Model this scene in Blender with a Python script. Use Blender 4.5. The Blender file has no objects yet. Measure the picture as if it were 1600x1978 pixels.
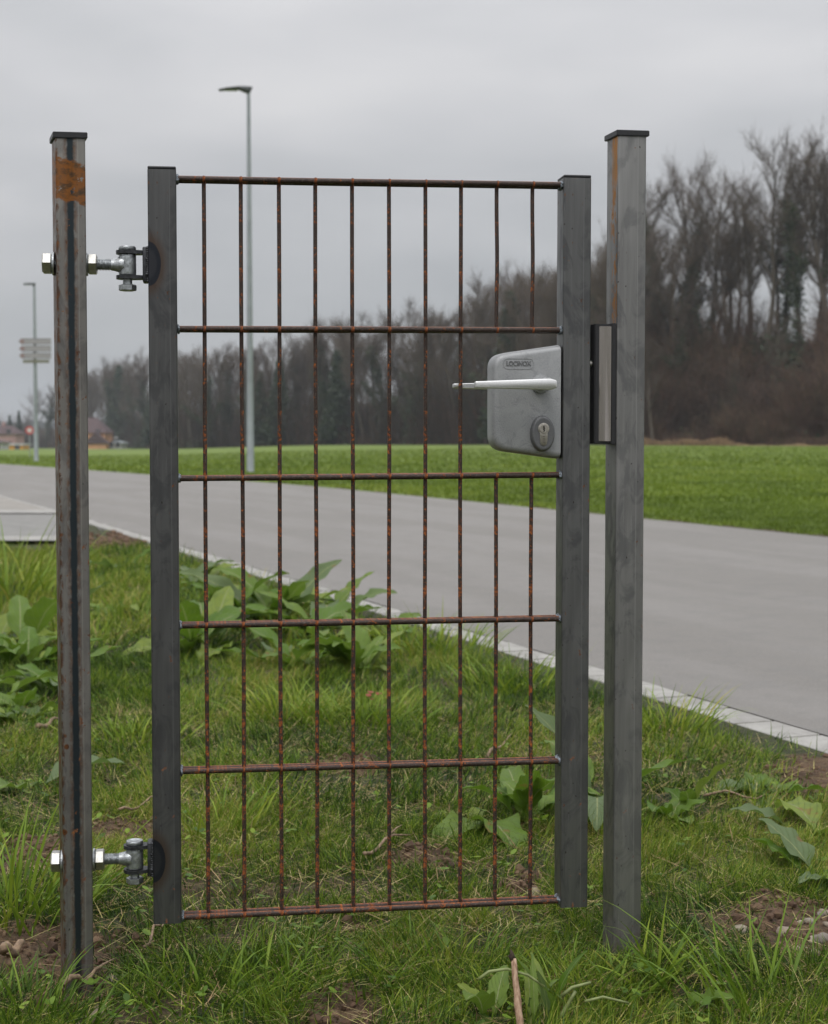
import bpy, bmesh, math, random
import numpy as np
from mathutils import Vector, Matrix, noise as mn
random.seed(7)
RNG = np.random.default_rng(11)
scn = bpy.context.scene
COL = scn.collection

# ------------------------------------------------------------------ camera
CAMH, PITCH, FPX = 0.735, 0.0471, 2950.0
camd = bpy.data.cameras.new('camera')
cam = bpy.data.objects.new('camera', camd); COL.objects.link(cam)
cam.location = (0, 0, CAMH); cam.rotation_euler = (math.pi/2 - PITCH, 0, 0)
camd.sensor_fit = 'HORIZONTAL'; camd.sensor_width = 24.0; camd.lens = FPX/1600*24
camd.clip_start = 0.05; camd.clip_end = 6000
camd.dof.use_dof = True; camd.dof.focus_distance = 2.07; camd.dof.aperture_fstop = 8.0
camd.dof.aperture_blades = 7
scn.camera = cam

# ------------------------------------------------------------------ node helper
class NT:
    def __init__(s, tree): s.t = tree; tree.nodes.clear()
    def n(s, typ, ins=None, **kw):
        nd = s.t.nodes.new(typ)
        for k, v in kw.items(): setattr(nd, k, v)
        for k, v in (ins or {}).items():
            sk = nd.inputs[k]
            if isinstance(v, bpy.types.NodeSocket): s.t.links.new(v, sk)
            else: sk.default_value = v
        return nd
    def math(s, op, a, b=0.0, c=0.0, clamp=False):
        nd = s.n('ShaderNodeMath', {0: a, 1: b, 2: c}, operation=op); nd.use_clamp = clamp
        return nd.outputs[0]
    def mix(s, f, a, b, mode='MIX'):
        nd = s.n('ShaderNodeMix', data_type='RGBA', blend_type=mode)
        for k, v in ((0, f), (6, a), (7, b)):
            if isinstance(v, bpy.types.NodeSocket): s.t.links.new(v, nd.inputs[k])
            else: nd.inputs[k].default_value = v if k == 0 else (*v[:3], 1)
        return nd.outputs[2]
    def ramp(s, f, stops, interp='LINEAR'):
        nd = s.n('ShaderNodeValToRGB', {0: f}); cr = nd.color_ramp; cr.interpolation = interp
        while len(cr.elements) < len(stops): cr.elements.new(0.5)
        for e, (p, c) in zip(cr.elements, stops):
            e.position = p; e.color = (*c, 1) if not isinstance(c, (int, float)) else (c, c, c, 1)
        return nd.outputs[0]
    def noise(s, vec, scale, detail=3, rough=0.5, dist=0.0):
        nd = s.n('ShaderNodeTexNoise', {'Vector': vec, 'Scale': scale, 'Detail': detail, 'Roughness': rough, 'Distortion': dist})
        return nd.outputs[0]
    def vmul(s, vec, sc): return s.n('ShaderNodeVectorMath', {0: vec, 1: sc}, operation='MULTIPLY').outputs[0]
    def step(s, x, lo, hi): return s.n('ShaderNodeMapRange', {0: x, 1: lo, 2: hi, 3: 0.0, 4: 1.0}, interpolation_type='SMOOTHSTEP').outputs[0]

# ------------------------------------------------------------------ world and sun
SUN_EL, SUN_AZ = math.radians(50), math.radians(200)
w = bpy.data.worlds.new('World'); scn.world = w; w.use_nodes = True
k = NT(w.node_tree)
sky = k.n('ShaderNodeTexSky', sky_type='NISHITA'); sky.sun_disc = False
sky.sun_elevation = SUN_EL; sky.sun_rotation = SUN_AZ
tc = k.n('ShaderNodeTexCoord').outputs['Generated']
sp = k.n('ShaderNodeSeparateXYZ', {0: tc})
zz = k.math('MAXIMUM', sp.outputs[2], 0.0)
flat = k.vmul(tc, (1, 1, 3.2))
n1 = k.noise(flat, 2.3, 3, .45, .3); n2 = k.noise(flat, 6.5, 3, .5, .2)
cl = k.math('ADD', k.math('MULTIPLY', n1, .75), k.math('MULTIPLY', n2, .25))
cc = k.ramp(cl, [(.32, (.385, .395, .410)), (.46, (.475, .480, .492)), (.58, (.560, .558, .568)), (.74, (.67, .66, .66))])
grad = k.math('ADD', k.math('ADD', k.math('MULTIPLY', zz, .35), k.math('MULTIPLY', k.math('MULTIPLY', zz, zz), 3.2)), 0.88)      # overcast sky: brighter overhead
cc2 = k.vmul(cc, k.n('ShaderNodeCombineXYZ', {0: grad, 1: grad, 2: grad}).outputs[0])
b1 = k.n('ShaderNodeBackground', {0: sky.outputs[0], 1: 0.006})
b2 = k.n('ShaderNodeBackground', {0: cc2, 1: 1.0})
ad = k.n('ShaderNodeAddShader', {0: b1.outputs[0], 1: b2.outputs[0]})
k.n('ShaderNodeOutputWorld', {0: ad.outputs[0]})
sd = bpy.data.lights.new('sun', 'SUN'); sd.energy = 0.9; sd.angle = math.radians(22); sd.color = (1, .97, .93)
sun = bpy.data.objects.new('sun', sd); COL.objects.link(sun)
sdir = Vector((math.sin(SUN_AZ)*math.cos(SUN_EL), math.cos(SUN_AZ)*math.cos(SUN_EL), math.sin(SUN_EL)))
sun.rotation_euler = sdir.to_track_quat('Z', 'Y').to_euler()
sun.location = (0, -5, 12)
scn.view_settings.view_transform = 'Standard'; scn.view_settings.look = 'None'
scn.view_settings.exposure = 0.0; scn.view_settings.gamma = 1.0
scn.cycles.use_denoising = True; scn.cycles.use_adaptive_sampling = False; scn.cycles.sample_clamp_indirect = 4.0
scn.cycles.max_bounces = 8; scn.cycles.transparent_max_bounces = 8

# ------------------------------------------------------------------ geometry helpers
CP, SP = math.cos(PITCH), math.sin(PITCH)
def ray(px, py):
    u, v = (px-800)/FPX, (py-989)/FPX
    return np.array([u, CP - v*SP, -SP - v*CP])
def sstep(a, b, x): t = np.clip((x-a)/(b-a), 0, 1); return t*t*(3-2*t)
def hgt(x, y):
    """height of the land"""
    x = np.asarray(x, float); y = np.asarray(y, float)
    yy = np.maximum(y, 1.0); a = np.clip(x/yy, -1, 1)
    left = 1 - sstep(-.2, -.04, a)
    h = -.004*np.clip(y-15, 0, 600)*left
    h = h + .26*sstep(20, 120, y)*sstep(-.08, .15, a)
    return np.where(y > 15, h, 0.0)
def G(px, py, z=0.0):
    """where the line of sight through a photo point meets the ground"""
    r = ray(px, py); h = z
    for _ in range(12):
        t = (h - CAMH)/r[2]; x, y = r[0]*t, r[1]*t; h = z + float(hgt(x, y))
    return Vector((x, y, h))
def at(px, py, Y):
    r = ray(px, py); t = Y/r[1]; return Vector((r[0]*t, Y, CAMH + r[2]*t))

def tag(o, label=None, cat=None, group=None, kind=None):
    if label: o['label'] = label
    if cat: o['category'] = cat
    if group: o['group'] = group
    if kind: o['kind'] = kind
    return o
def empty(name, loc=(0, 0, 0), rz=0.0, parent=None):
    o = bpy.data.objects.new(name, None); COL.objects.link(o); o.location = loc
    o.rotation_euler = (0, 0, rz); o.empty_display_size = .05
    if parent: o.parent = parent
    return o
def link(name, me, mat=None, parent=None, smooth=False):
    o = bpy.data.objects.new(name, me); COL.objects.link(o)
    if mat is not None: me.materials.append(mat)
    if parent: o.parent = parent
    if smooth: me.polygons.foreach_set('use_smooth', [True]*len(me.polygons))
    return o
def frombm(name, bm, mat=None, parent=None, smooth=False, angle=None):
    bmesh.ops.recalc_face_normals(bm, faces=bm.faces)
    me = bpy.data.meshes.new(name); bm.to_mesh(me); bm.free()
    o = link(name, me, mat, parent, smooth or angle is not None)
    if angle is not None: me.set_sharp_from_angle(angle=math.radians(angle))
    return o
def frompy(name, V, F, mat=None, parent=None, smooth=False):
    me = bpy.data.meshes.new(name); me.from_pydata([tuple(v) for v in V], [], F); me.update()
    return link(name, me, mat, parent, smooth)
def npmesh(name, V, F, tone=None, uv=None):
    """V (n,3); F list of int arrays (m,3) and/or (m,4)"""
    me = bpy.data.meshes.new(name); me.vertices.add(len(V))
    me.vertices.foreach_set('co', np.asarray(V, np.float32).ravel())
    tot = np.concatenate([np.full(len(f), f.shape[1]) for f in F if len(f)])
    idx = np.concatenate([f.ravel() for f in F if len(f)])
    me.loops.add(len(idx)); me.loops.foreach_set('vertex_index', idx.astype(np.int32))
    me.polygons.add(len(tot)); st = np.concatenate([[0], np.cumsum(tot)[:-1]])
    me.polygons.foreach_set('loop_start', st.astype(np.int32))
    if tone is not None:
        at_ = me.attributes.new('tone', 'FLOAT', 'POINT'); at_.data.foreach_set('value', np.asarray(tone, np.float32))
    me.update(calc_edges=True)
    return me
def box(bm, x0, x1, y0, y1, z0, z1, bev=0.0, seg=2, M=None):
    r = bmesh.ops.create_cube(bm, size=1.0); vs = r['verts']
    for v in vs: v.co = Vector(((x0+x1)/2 + v.co.x*(x1-x0), (y0+y1)/2 + v.co.y*(y1-y0), (z0+z1)/2 + v.co.z*(z1-z0)))
    es = list({e for v in vs for e in v.link_edges})
    if bev > 0:
        r = bmesh.ops.bevel(bm, geom=es, offset=bev, segments=seg, affect='EDGES', profile=.5)
        vs = list({v for f in r['faces'] for v in f.verts} | {v for v in vs if v.is_valid})
    if M is not None: bmesh.ops.transform(bm, matrix=M, verts=[v for v in vs if v.is_valid])
    return vs
def cyl(bm, a, b, r, n=16, r2=None, caps=True):
    a, b = Vector(a), Vector(b); d = (b-a); q = d.to_track_quat('Z', 'Y'); r2 = r if r2 is None else r2
    ra = []; rb = []
    for i in range(n):
        t = 2*math.pi*i/n; c = Vector((math.cos(t), math.sin(t), 0))
        ra.append(bm.verts.new(a + q @ (c*r))); rb.append(bm.verts.new(b + q @ (c*r2)))
    for i in range(n): bm.faces.new((ra[i], ra[(i+1) % n], rb[(i+1) % n], rb[i]))
    if caps: bm.faces.new(ra[::-1]); bm.faces.new(rb)
    return ra, rb
def prism(bm, pts, fn, d0, d1, bev=0.0, seg=3):
    """polygon pts (2-D) swept between depths d0 and d1; fn(u,v,d)->Vector; bevels the d0 rim"""
    A = [bm.verts.new(fn(u, v, d0)) for u, v in pts]; B = [bm.verts.new(fn(u, v, d1)) for u, v in pts]
    n = len(pts); f0 = bm.faces.new(A); bm.faces.new(B[::-1])
    for i in range(n): bm.faces.new((A[i], B[i], B[(i+1) % n], A[(i+1) % n]))
    if bev: bmesh.ops.bevel(bm, geom=list(f0.edges), offset=bev, segments=seg, affect='EDGES', profile=.5)
def lathe(bm, prof, M, n=24):
    rings = []
    for r, z in prof: rings.append([bm.verts.new(M @ Vector((r*math.cos(2*math.pi*i/n), r*math.sin(2*math.pi*i/n), z))) for i in range(n)])
    for a, b in zip(rings, rings[1:]):
        for i in range(n): bm.faces.new((a[i], a[(i+1) % n], b[(i+1) % n], b[i]))
    bm.faces.new(rings[0][::-1]); bm.faces.new(rings[-1])
def h2(ix, iy, s=0):
    v = np.sin(ix*127.1 + iy*311.7 + s*74.7)*43758.5453; return v - np.floor(v)
def vn(x, y, sc, s=0):
    x = np.asarray(x, float)*sc; y = np.asarray(y, float)*sc; ix, iy = np.floor(x), np.floor(y); fx, fy = x-ix, y-iy
    fx = fx*fx*(3-2*fx); fy = fy*fy*(3-2*fy)
    a, b, c, d = h2(ix, iy, s), h2(ix+1, iy, s), h2(ix, iy+1, s), h2(ix+1, iy+1, s)
    return (a*(1-fx)+b*fx)*(1-fy) + (c*(1-fx)+d*fx)*fy
def fbm(x, y, sc, s=0, o=4):
    t = 0; am = .5
    for i in range(o): t = t + am*vn(x, y, sc*2**i, s+i); am *= .5
    return t/(1-.5**o)

# ------------------------------------------------------------------ materials
def mat(name):
    m = bpy.data.materials.new(name); m.use_nodes = True; kk = NT(m.node_tree); return m, kk
def finish(kk, **ins):
    d = {k_.replace('_', ' '): v for k_, v in ins.items()}
    bs = kk.n('ShaderNodeBsdfPrincipled', d)
    kk.n('ShaderNodeOutputMaterial', {0: bs.outputs[0]}); return bs
def simple(name, col, rough=.5, metal=0.0, nscale=0, var=.15, bump=0.0):
    m, kk = mat(name); oc = kk.n('ShaderNodeTexCoord').outputs['Object']
    c = (*col, 1); ins = dict(Base_Color=c, Roughness=rough, Metallic=metal)
    if nscale:
        nn = kk.noise(oc, nscale, 5, .6)
        ins['Base_Color'] = kk.mix(kk.step(nn, .3, .7), [v*(1-var) for v in col], [v*(1+var) for v in col])
        if bump: ins['Normal'] = kk.n('ShaderNodeBump', {'Height': nn, 'Strength': bump, 'Distance': .002}).outputs[0]
    finish(kk, **ins); return m
def steel(name, base, rust=.1, seam=None, band=None, tint=None, side_rust=None, light_top=None, rough=.42):
    """raw rolled steel: object coordinates x across the face, y depth, z up"""
    m, kk = mat(name); oc = kk.n('ShaderNodeTexCoord').outputs['Object']
    s = kk.n('ShaderNodeSeparateXYZ', {0: oc}); X, Y, Z = s.outputs
    streak = kk.noise(kk.vmul(oc, (120, 120, 5.0)), 1.0, 4, .6, .4)
    blot = kk.noise(kk.vmul(oc, (34, 34, 15)), 1.0, 5, .62, .9)
    big = kk.noise(kk.vmul(oc, (9, 9, 3.2)), 1.0, 3, .5, .5)
    fine = kk.noise(kk.vmul(oc, (900, 900, 500)), 1.0, 3, .6)
    c = kk.mix(kk.step(streak, .3, .7), [v*.89 for v in base], [v*1.11 for v in base])
    c = kk.mix(kk.math('MULTIPLY', kk.step(blot, .46, .60), .62), c, [base[0]*.50, base[1]*.51, base[2]*.54])
    c = kk.mix(kk.math('MULTIPLY', kk.step(big, .5, .66), .5), c, [min(1, v*1.7) for v in base])
    pits = kk.step(kk.noise(kk.vmul(oc, (210, 210, 160)), 1.0, 1, .5), .73, .77)
    c = kk.mix(kk.math('MULTIPLY', pits, .75), c, (.03, .022, .018))
    wob = kk.math('MULTIPLY', kk.math('SUBTRACT', kk.noise(kk.vmul(oc, (25, 25, 45)), 1.0, 4, .65), .5), .012)
    ln = kk.step(kk.math('ABSOLUTE', kk.math('SUBTRACT', X, .0285)), .0009, .0002); zone_ = kk.step(X, .0280, .0290)
    c = kk.mix(kk.math('MULTIPLY', zone_, .22), c, [v*.72 for v in base]); c = kk.mix(kk.math('MULTIPLY', ln, .30), c, [min(1, v*1.9) for v in base])
    scr = kk.step(kk.noise(kk.vmul(oc, (420, 420, 9)), 1.0, 2, .5, 1.0), .70, .74); c = kk.mix(kk.math('MULTIPLY', scr, .30), c, [min(1, v*2.0) for v in base])
    if light_top:
        g = kk.step(Z, light_top[0], light_top[1])
        c = kk.mix(g, c, kk.mix(.5, c, (.5, .5, .49)))
    rn = kk.noise(kk.vmul(oc, (95, 95, 60)), 1.0, 5, .65, .4)
    rcol = kk.ramp(kk.noise(kk.vmul(oc, (160, 160, 110)), 1.0, 4, .6), [(.3, (.045, .016, .008)), (.5, (.16, .055, .015)), (.68, (.33, .13, .03))])
    thr = .70 - rust*.55
    rm = kk.step(rn, thr, thr+.05)
    if seam:
        sx, sw = seam
        d = kk.math('ABSOLUTE', kk.math('SUBTRACT', X, sx))
        front = kk.step(Y, .004, .002)
        dw = kk.math('ADD', d, kk.math('MULTIPLY', wob, .45))
        bor = kk.math('MULTIPLY', kk.math('MULTIPLY', kk.step(dw, sw*1.35, sw*.7), kk.step(rn, .34, .56)), front)
        c = kk.mix(kk.math('MULTIPLY', bor, .62), c, kk.mix(.55, rcol, (.06, .034, .02)))
        c = kk.mix(kk.math('MULTIPLY', kk.step(dw, sw*.72, sw*.34), front), c, (.030, .040, .046))
        edg = kk.math('MULTIPLY', kk.step(kk.math('ADD', X, wob), .0045, .001), kk.step(rn, .42, .54))
        c = kk.mix(kk.math('MULTIPLY', edg, .85), c, kk.mix(.5, rcol, (.06, .034, .02)))
        bl_ = kk.n('ShaderNodeTexVoronoi', {'Vector': kk.vmul(oc, (1, 1, .9)), 'Scale': 42.0}); sp_ = kk.math('MULTIPLY', kk.step(bl_.outputs[0], .20, .13), kk.math('MULTIPLY', kk.step(X, .012, .008), front))
        c = kk.mix(kk.math('MULTIPLY', sp_, .9), c, rcol)
    if band:
        z0, z1 = band; zw = kk.math('ADD', kk.math('ADD', Z, kk.math('MULTIPLY', X, .28)), kk.math('MULTIPLY', wob, 4.0))
        bmk = kk.math('MULTIPLY', kk.step(zw, z0-.003, z0+.003), kk.step(zw, z1+.003, z1-.003))
        holes = kk.step(kk.noise(kk.vmul(oc, (55, 55, 55)), 1.0, 4, .65), .37, .42)
        bc = kk.ramp(kk.noise(kk.vmul(oc, (70, 70, 110)), 1.0, 4, .6), [(.3, (.05, .035, .022)), (.43, (.13, .060, .022)), (.53, (.25, .090, .018)), (.63, (.21, .085, .025)), (.75, (.09, .055, .035))])
        c = kk.mix(kk.math('MULTIPLY', kk.math('MULTIPLY', bmk, holes), .92), c, bc)
    if side_rust:   # orange rust run on the side face, near the front corner
        z0, z1 = side_rust
        sm = kk.math('MULTIPLY', kk.step(Y, .001, .004), kk.step(X, .010, .006))
        run = kk.noise(kk.vmul(oc, (200, 150, 14)), 1.0, 4, .65, .5)
        yy = kk.step(kk.math('ADD', Y, kk.math('MULTIPLY', wob, 1.8)), .031, .014)
        zt = kk.math('MULTIPLY', kk.math('MAXIMUM', kk.step(Z, z1-.10, z1-.04), kk.math('MULTIPLY', kk.step(Z, z0, z0+.05), kk.step(rn, .46, .56))), yy)
        mk = kk.math('MULTIPLY', kk.math('MULTIPLY', sm, zt), kk.step(run, .36, .50))
        c = kk.mix(kk.math('MULTIPLY', mk, .95), c, kk.ramp(run, [(.35, (.16, .08, .03)), (.5, (.42, .17, .025)), (.7, (.24, .15, .07))]))
    c = kk.mix(kk.math('MULTIPLY', rm, .85), c, rcol)
    if tint:        # heat-tinted rings left by the hinge welds
        for tx, tz, rx, rz in tint:
            dx = kk.math('DIVIDE', kk.math('SUBTRACT', X, tx), rx); dz = kk.math('DIVIDE', kk.math('SUBTRACT', Z, tz), rz)
            d = kk.math('SQRT', kk.math('ADD', kk.math('MULTIPLY', dx, dx), kk.math('MULTIPLY', dz, dz)))
            d = kk.math('ADD', d, kk.math('MULTIPLY', wob, 6))
            c = kk.mix(kk.math('MULTIPLY', kk.step(d, 1.75, 1.0), .7), c, (.085, .05, .032))
            c = kk.mix(kk.math('MULTIPLY', kk.step(d, 1.06, .98), .95), c, (.022, .026, .034))
            c = kk.mix(kk.math('MULTIPLY', kk.step(d, .8, .55), .5), c, (.055, .055, .06))
    gpz = kk.n('ShaderNodeSeparateXYZ', {0: kk.n('ShaderNodeNewGeometry').outputs['Position']}).outputs[2]
    mud = kk.math('MULTIPLY', kk.step(kk.math('ADD', gpz, kk.math('MULTIPLY', wob, 9)), .075, .0), kk.step(rn, .36, .56))
    c = kk.mix(kk.math('MULTIPLY', mud, .75), c, (.075, .052, .034)); rm = kk.math('MAXIMUM', rm, kk.math('MULTIPLY', mud, .7))
    ro = kk.math('ADD', kk.math('MULTIPLY', rm, .35), kk.math('ADD', kk.math('MULTIPLY', blot, .25), rough-.1))
    met = kk.math('SUBTRACT', .80, kk.math('MULTIPLY', rm, .6))
    bp = kk.n('ShaderNodeBump', {'Height': fine, 'Strength': .10, 'Distance': .0006})
    finish(kk, Base_Color=c, Roughness=ro, Metallic=met, Normal=bp.outputs[0]); return m
def rustrod(name, lo=.46):
    m, kk = mat(name); oc = kk.n('ShaderNodeTexCoord').outputs['Object']
    a = kk.noise(oc, 270, 4, .65, .3); b = kk.noise(oc, 60, 3, .6, .4); f = kk.noise(oc, 700, 3, .6)
    base = kk.ramp(f, [(.3, (.018, .012, .010)), (.55, (.050, .031, .024)), (.75, (.15, .125, .11))])
    pz = kk.n('ShaderNodeSeparateXYZ', {0: kk.n('ShaderNodeNewGeometry').outputs['Position']}).outputs[2]
    m1 = kk.step(kk.math('SUBTRACT', kk.math('ADD', kk.math('MULTIPLY', a, .55), kk.math('MULTIPLY', b, .45)), kk.math('MULTIPLY', pz, .045)), lo-.045, lo+.03)
    org = kk.ramp(kk.noise(oc, 320, 3, .6), [(.3, (.055, .018, .009)), (.5, (.24, .062, .012)), (.7, (.46, .14, .02))])
    gen = kk.n('ShaderNodeNewGeometry').outputs['Normal']; gz = kk.n('ShaderNodeSeparateXYZ', {0: gen}).outputs[2]
    top = kk.math('MULTIPLY', kk.step(gz, .70, .96), kk.step(a, .35, .5))     # orange dust settled on upper side
    c = kk.mix(kk.math('MULTIPLY', kk.math('MAXIMUM', kk.math('MULTIPLY', m1, .9), kk.math('MULTIPLY', top, .8)), 1.0), base, org)
    bp = kk.n('ShaderNodeBump', {'Height': kk.math('ADD', f, a), 'Strength': .5, 'Distance': .0006})
    finish(kk, Base_Color=c, Roughness=kk.math('ADD', .5, kk.math('MULTIPLY', m1, .35)), Metallic=kk.math('MULTIPLY', kk.math('SUBTRACT', 1.0, m1), .35), Normal=bp.outputs[0]); return m
M = {}
M['plastic'] = simple('black_plastic', (.018, .018, .02), .42, 0, 300, .2, .1)
M['zinc'] = simple('zinc_plated', (.50, .49, .455), .34, .95, 220, .12, .15)
M['galv'] = simple('hot_galvanised', (.40, .42, .43), .38, .85, 170, .35, .5)
M['dark_metal'] = simple('dark_bracket', (.05, .052, .056), .45, .6, 150, .4, .3)
M['weld'] = simple('weld_metal', (.20, .225, .25), .4, .8, 500, .5, .8)
M['rod'] = rustrod('rusty_rod', .525); M['bar'] = rustrod('rusty_bar', .575); M['dot'] = rustrod('rusty_weld_dot', .40)
M['alu'] = simple('anodised_lever', (.66, .66, .65), .36, .75, 500, .06, .1)
M['stainless'] = simple('stainless_strike', (.34, .31, .28), .24, .95, 900, .06, .03)
M['key'] = simple('nickel_cylinder', (.45, .42, .37), .33, .9, 400, .15, .2)
M['hole'] = simple('keyway', (.004, .004, .004), .9)
def castmat():
    m, kk = mat('cast_aluminium'); oc = kk.n('ShaderNodeTexCoord').outputs['Object']
    g = kk.noise(oc, 1500, 2, .7); s1 = kk.noise(oc, 60, 6, .7, 1.2); s2 = kk.noise(oc, 22, 3, .5, .6)
    c = kk.mix(kk.step(g, .3, .7), (.25, .255, .26), (.40, .405, .41))
    c = kk.mix(kk.math('MULTIPLY', kk.step(s1, .56, .60), .28), c, (.16, .165, .17))
    c = kk.mix(kk.math('MULTIPLY', kk.step(s2, .5, .65), .35), c, (.40, .405, .41))
    bp = kk.n('ShaderNodeBump', {'Height': g, 'Strength': .35, 'Distance': .0004})
    finish(kk, Base_Color=c, Roughness=.48, Metallic=.45, Normal=bp.outputs[0]); return m
M['cast'] = castmat()

# ------------------------------------------------------------------ land: road edges
NE = [(1600, 1423), (1474, 1390), (1240, 1316), (1150, 1292), (800, 1188), (749, 1174), (685, 1154), (547, 1115), (465, 1095), (350, 1054), (174, 1007), (107, 984), (0, 956)]
NP = [G(*p) for p in NE]
FE = [(1600, 1031), (1250, 1004), (1165, 994), (950, 976), (750, 958), (560, 938), (484, 930), (350, 921), (286, 916), (170, 908), (107, 903), (0, 897)]
FP = [G(*p) for p in FE]
def fitedge(P, deg):
    y = np.array([p.y for p in P]); x = np.array([p.x for p in P]); return np.polyfit(y, x, deg)
cN = fitedge(NP, 1); cF = fitedge(FP, 2)
def nearX(y): y = np.asarray(y, float); return np.polyval(cN, y)
def farX(y):
    y = np.asarray(y, float); y1 = 55.; y0 = 11.5
    d1 = 2*cF[0]*y1+cF[1]; d0 = 2*cF[0]*y0+cF[1]
    return np.where(y > y1, np.polyval(cF, y1)+(y-y1)*d1, np.where(y < y0, np.polyval(cF, y0)+(y-y0)*d0, np.polyval(cF, y)))
def nearX2(y):   # beyond 20 m the near edge keeps the road's width
    y = np.asarray(y, float); t = sstep(18, 40, y)
    return nearX(y)*(1-t) + (farX(y)-5.3)*t
TN = Vector((cN[0], 1, 0)).normalized()           # direction along kerb
NN = Vector((TN.y, -TN.x, 0))                     # towards the road
KW = .12
def kdist(x, y): return ((x - nearX(y))*NN.x)      # signed distance over the near kerb line, + on the road

# ground sheet
def spaced(a0, a1, step, lo, hi, g=1.16):
    xs = list(np.arange(a0, a1, step)); s = step; v = a0
    L = []
    while v > lo: s *= g; v -= s; L.append(v)
    s = step; v = xs[-1]; Rr = []
    while v < hi: s *= g; v += s; Rr.append(v)
    return np.array(L[::-1] + xs + Rr)
dirt_spots = [(60, 1850, .15), (235, 1600, .10), (845, 1668, .09), (1570, 1795, .14), (650, 1960, .08), (160, 1925, .055), (1020, 1700, .05), (640, 1480, .10),
              (40, 1650, .10), (330, 1640, .05), (1590, 1500, .18), (700, 1790, .03)]
DS = [(G(a, b), r) for a, b, r in dirt_spots]
def bare(x, y):
    """0..1 how bare the soil is"""
    v = np.zeros_like(np.asarray(x, float))
    wx = x + .08*(fbm(x, y, 9, 3)-.5)*2; wy = y + .08*(fbm(x, y, 9, 5)-.5)*2
    for p, r in DS:
        d = np.hypot((wx-p.x), (wy-p.y)*.8)/r; v = np.maximum(v, 1-sstep(.55, 1.15, d))
    n = fbm(x, y, 3.1, 21, 4); v = np.maximum(v, .45*sstep(.60, .72, n))
    return v
def soilz(x, y):
    lump = (fbm(x, y, 9, 31, 3)-.5)*.020 + (fbm(x, y, 30, 33, 3)-.5)*.022*(.25+bare(x, y))
    near = sstep(-.05, -.45, kdist(x, y))*(1-sstep(9, 14, y))
    dip = -.020*np.exp(-((x+.455)**2+(y-2.03)**2)/.05**2)
    return lump*near + dip
xs = spaced(-1.5, 1.5, .0125, -1200, 1200); ys = spaced(1.5, 4.6, .0125, -300, 1900, 1.09)
XX, YY = np.meshgrid(xs, ys)
ZZ = hgt(XX, YY) + np.where((YY > .5) & (YY < 14), soilz(XX, YY), 0)
inroad = (XX > nearX2(YY)-.02) & (XX < farX(YY)+.1) & (YY > -60) & (YY < 330)
ZZ = ZZ - .05*inroad
ZZ = ZZ + .003*((XX > nearX2(YY)-.35) & (XX < nearX2(YY)) & (YY < 20))
V = np.stack([XX.ravel(), YY.ravel(), ZZ.ravel()], 1)
ny, nx = XX.shape; I = np.arange(ny*nx).reshape(ny, nx)
Fq = np.stack([I[:-1, :-1], I[:-1, 1:], I[1:, 1:], I[1:, :-1]], -1).reshape(-1, 4)
me = npmesh('ground', V, [Fq], tone=np.where((YY > .5) & (YY < 14), bare(XX, YY), 0).ravel())
m, kk = mat('soil_and_meadow'); oc = kk.n('ShaderNodeTexCoord').outputs['Object']
ps = kk.n('ShaderNodeSeparateXYZ', {0: oc})
sn = kk.noise(oc, 28, 6, .65, .4); sf = kk.noise(oc, 190, 4, .65)
soil = kk.ramp(kk.math('ADD', kk.math('MULTIPLY', sn, .6), kk.math('MULTIPLY', sf, .4)), [(.33, (.028, .016, .008)), (.47, (.090, .053, .027)), (.6, (.165, .104, .056)), (.75, (.27, .185, .11))])
und = kk.ramp(sn, [(.3, (.022, .028, .010)), (.5, (.045, .052, .018)), (.7, (.085, .078, .036))])
bt = kk.n('ShaderNodeAttribute', attribute_name='tone').outputs['Fac']
nearc = kk.mix(kk.step(bt, .25, .6), und, soil)
fn = kk.noise(kk.vmul(oc, (.35, .12, 1)), 1.0, 5, .6); ff = kk.noise(kk.vmul(oc, (1, .5, 1)), 7.0, 5, .75)
mead = kk.mix(kk.step(fn, .35, .65), (.105, .155, .013), (.155, .215, .022))
mead = kk.mix(kk.math('MULTIPLY', kk.step(ff, .35, .68), .45), mead, (.08, .125, .022))
side = kk.math('SUBTRACT', ps.outputs[0], kk.math('ADD', kk.math('MULTIPLY', ps.outputs[1], float(cN[0])), float(cN[1])))
far_ = kk.math('MAXIMUM', kk.step(side, 1.0, 2.0), kk.step(ps.outputs[1], 22, 26))
edge_ = kk.math('SUBTRACT', ps.outputs[0], kk.math('ADD', kk.math('MULTIPLY', kk.math('MULTIPLY', ps.outputs[1], ps.outputs[1]), float(cF[0])), kk.math('ADD', kk.math('MULTIPLY', ps.outputs[1], float(cF[1])), float(cF[2]))))
mead = kk.mix(kk.math('MULTIPLY', kk.step(kk.math('ADD', edge_, kk.math('MULTIPLY', fn, .25)), .42, .22), kk.step(ps.outputs[1], 60, 50)), mead, (.075, .055, .030))
c = kk.mix(far_, nearc, mead)
bp = kk.n('ShaderNodeBump', {'Height': kk.math('ADD', sn, sf), 'Strength': .9, 'Distance': .012})
finish(kk, Base_Color=c, Roughness=.95, Normal=bp.outputs[0]); bpy.data.materials[m.name]
tag(link('ground', me, m, smooth=True), kind='structure')

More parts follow.
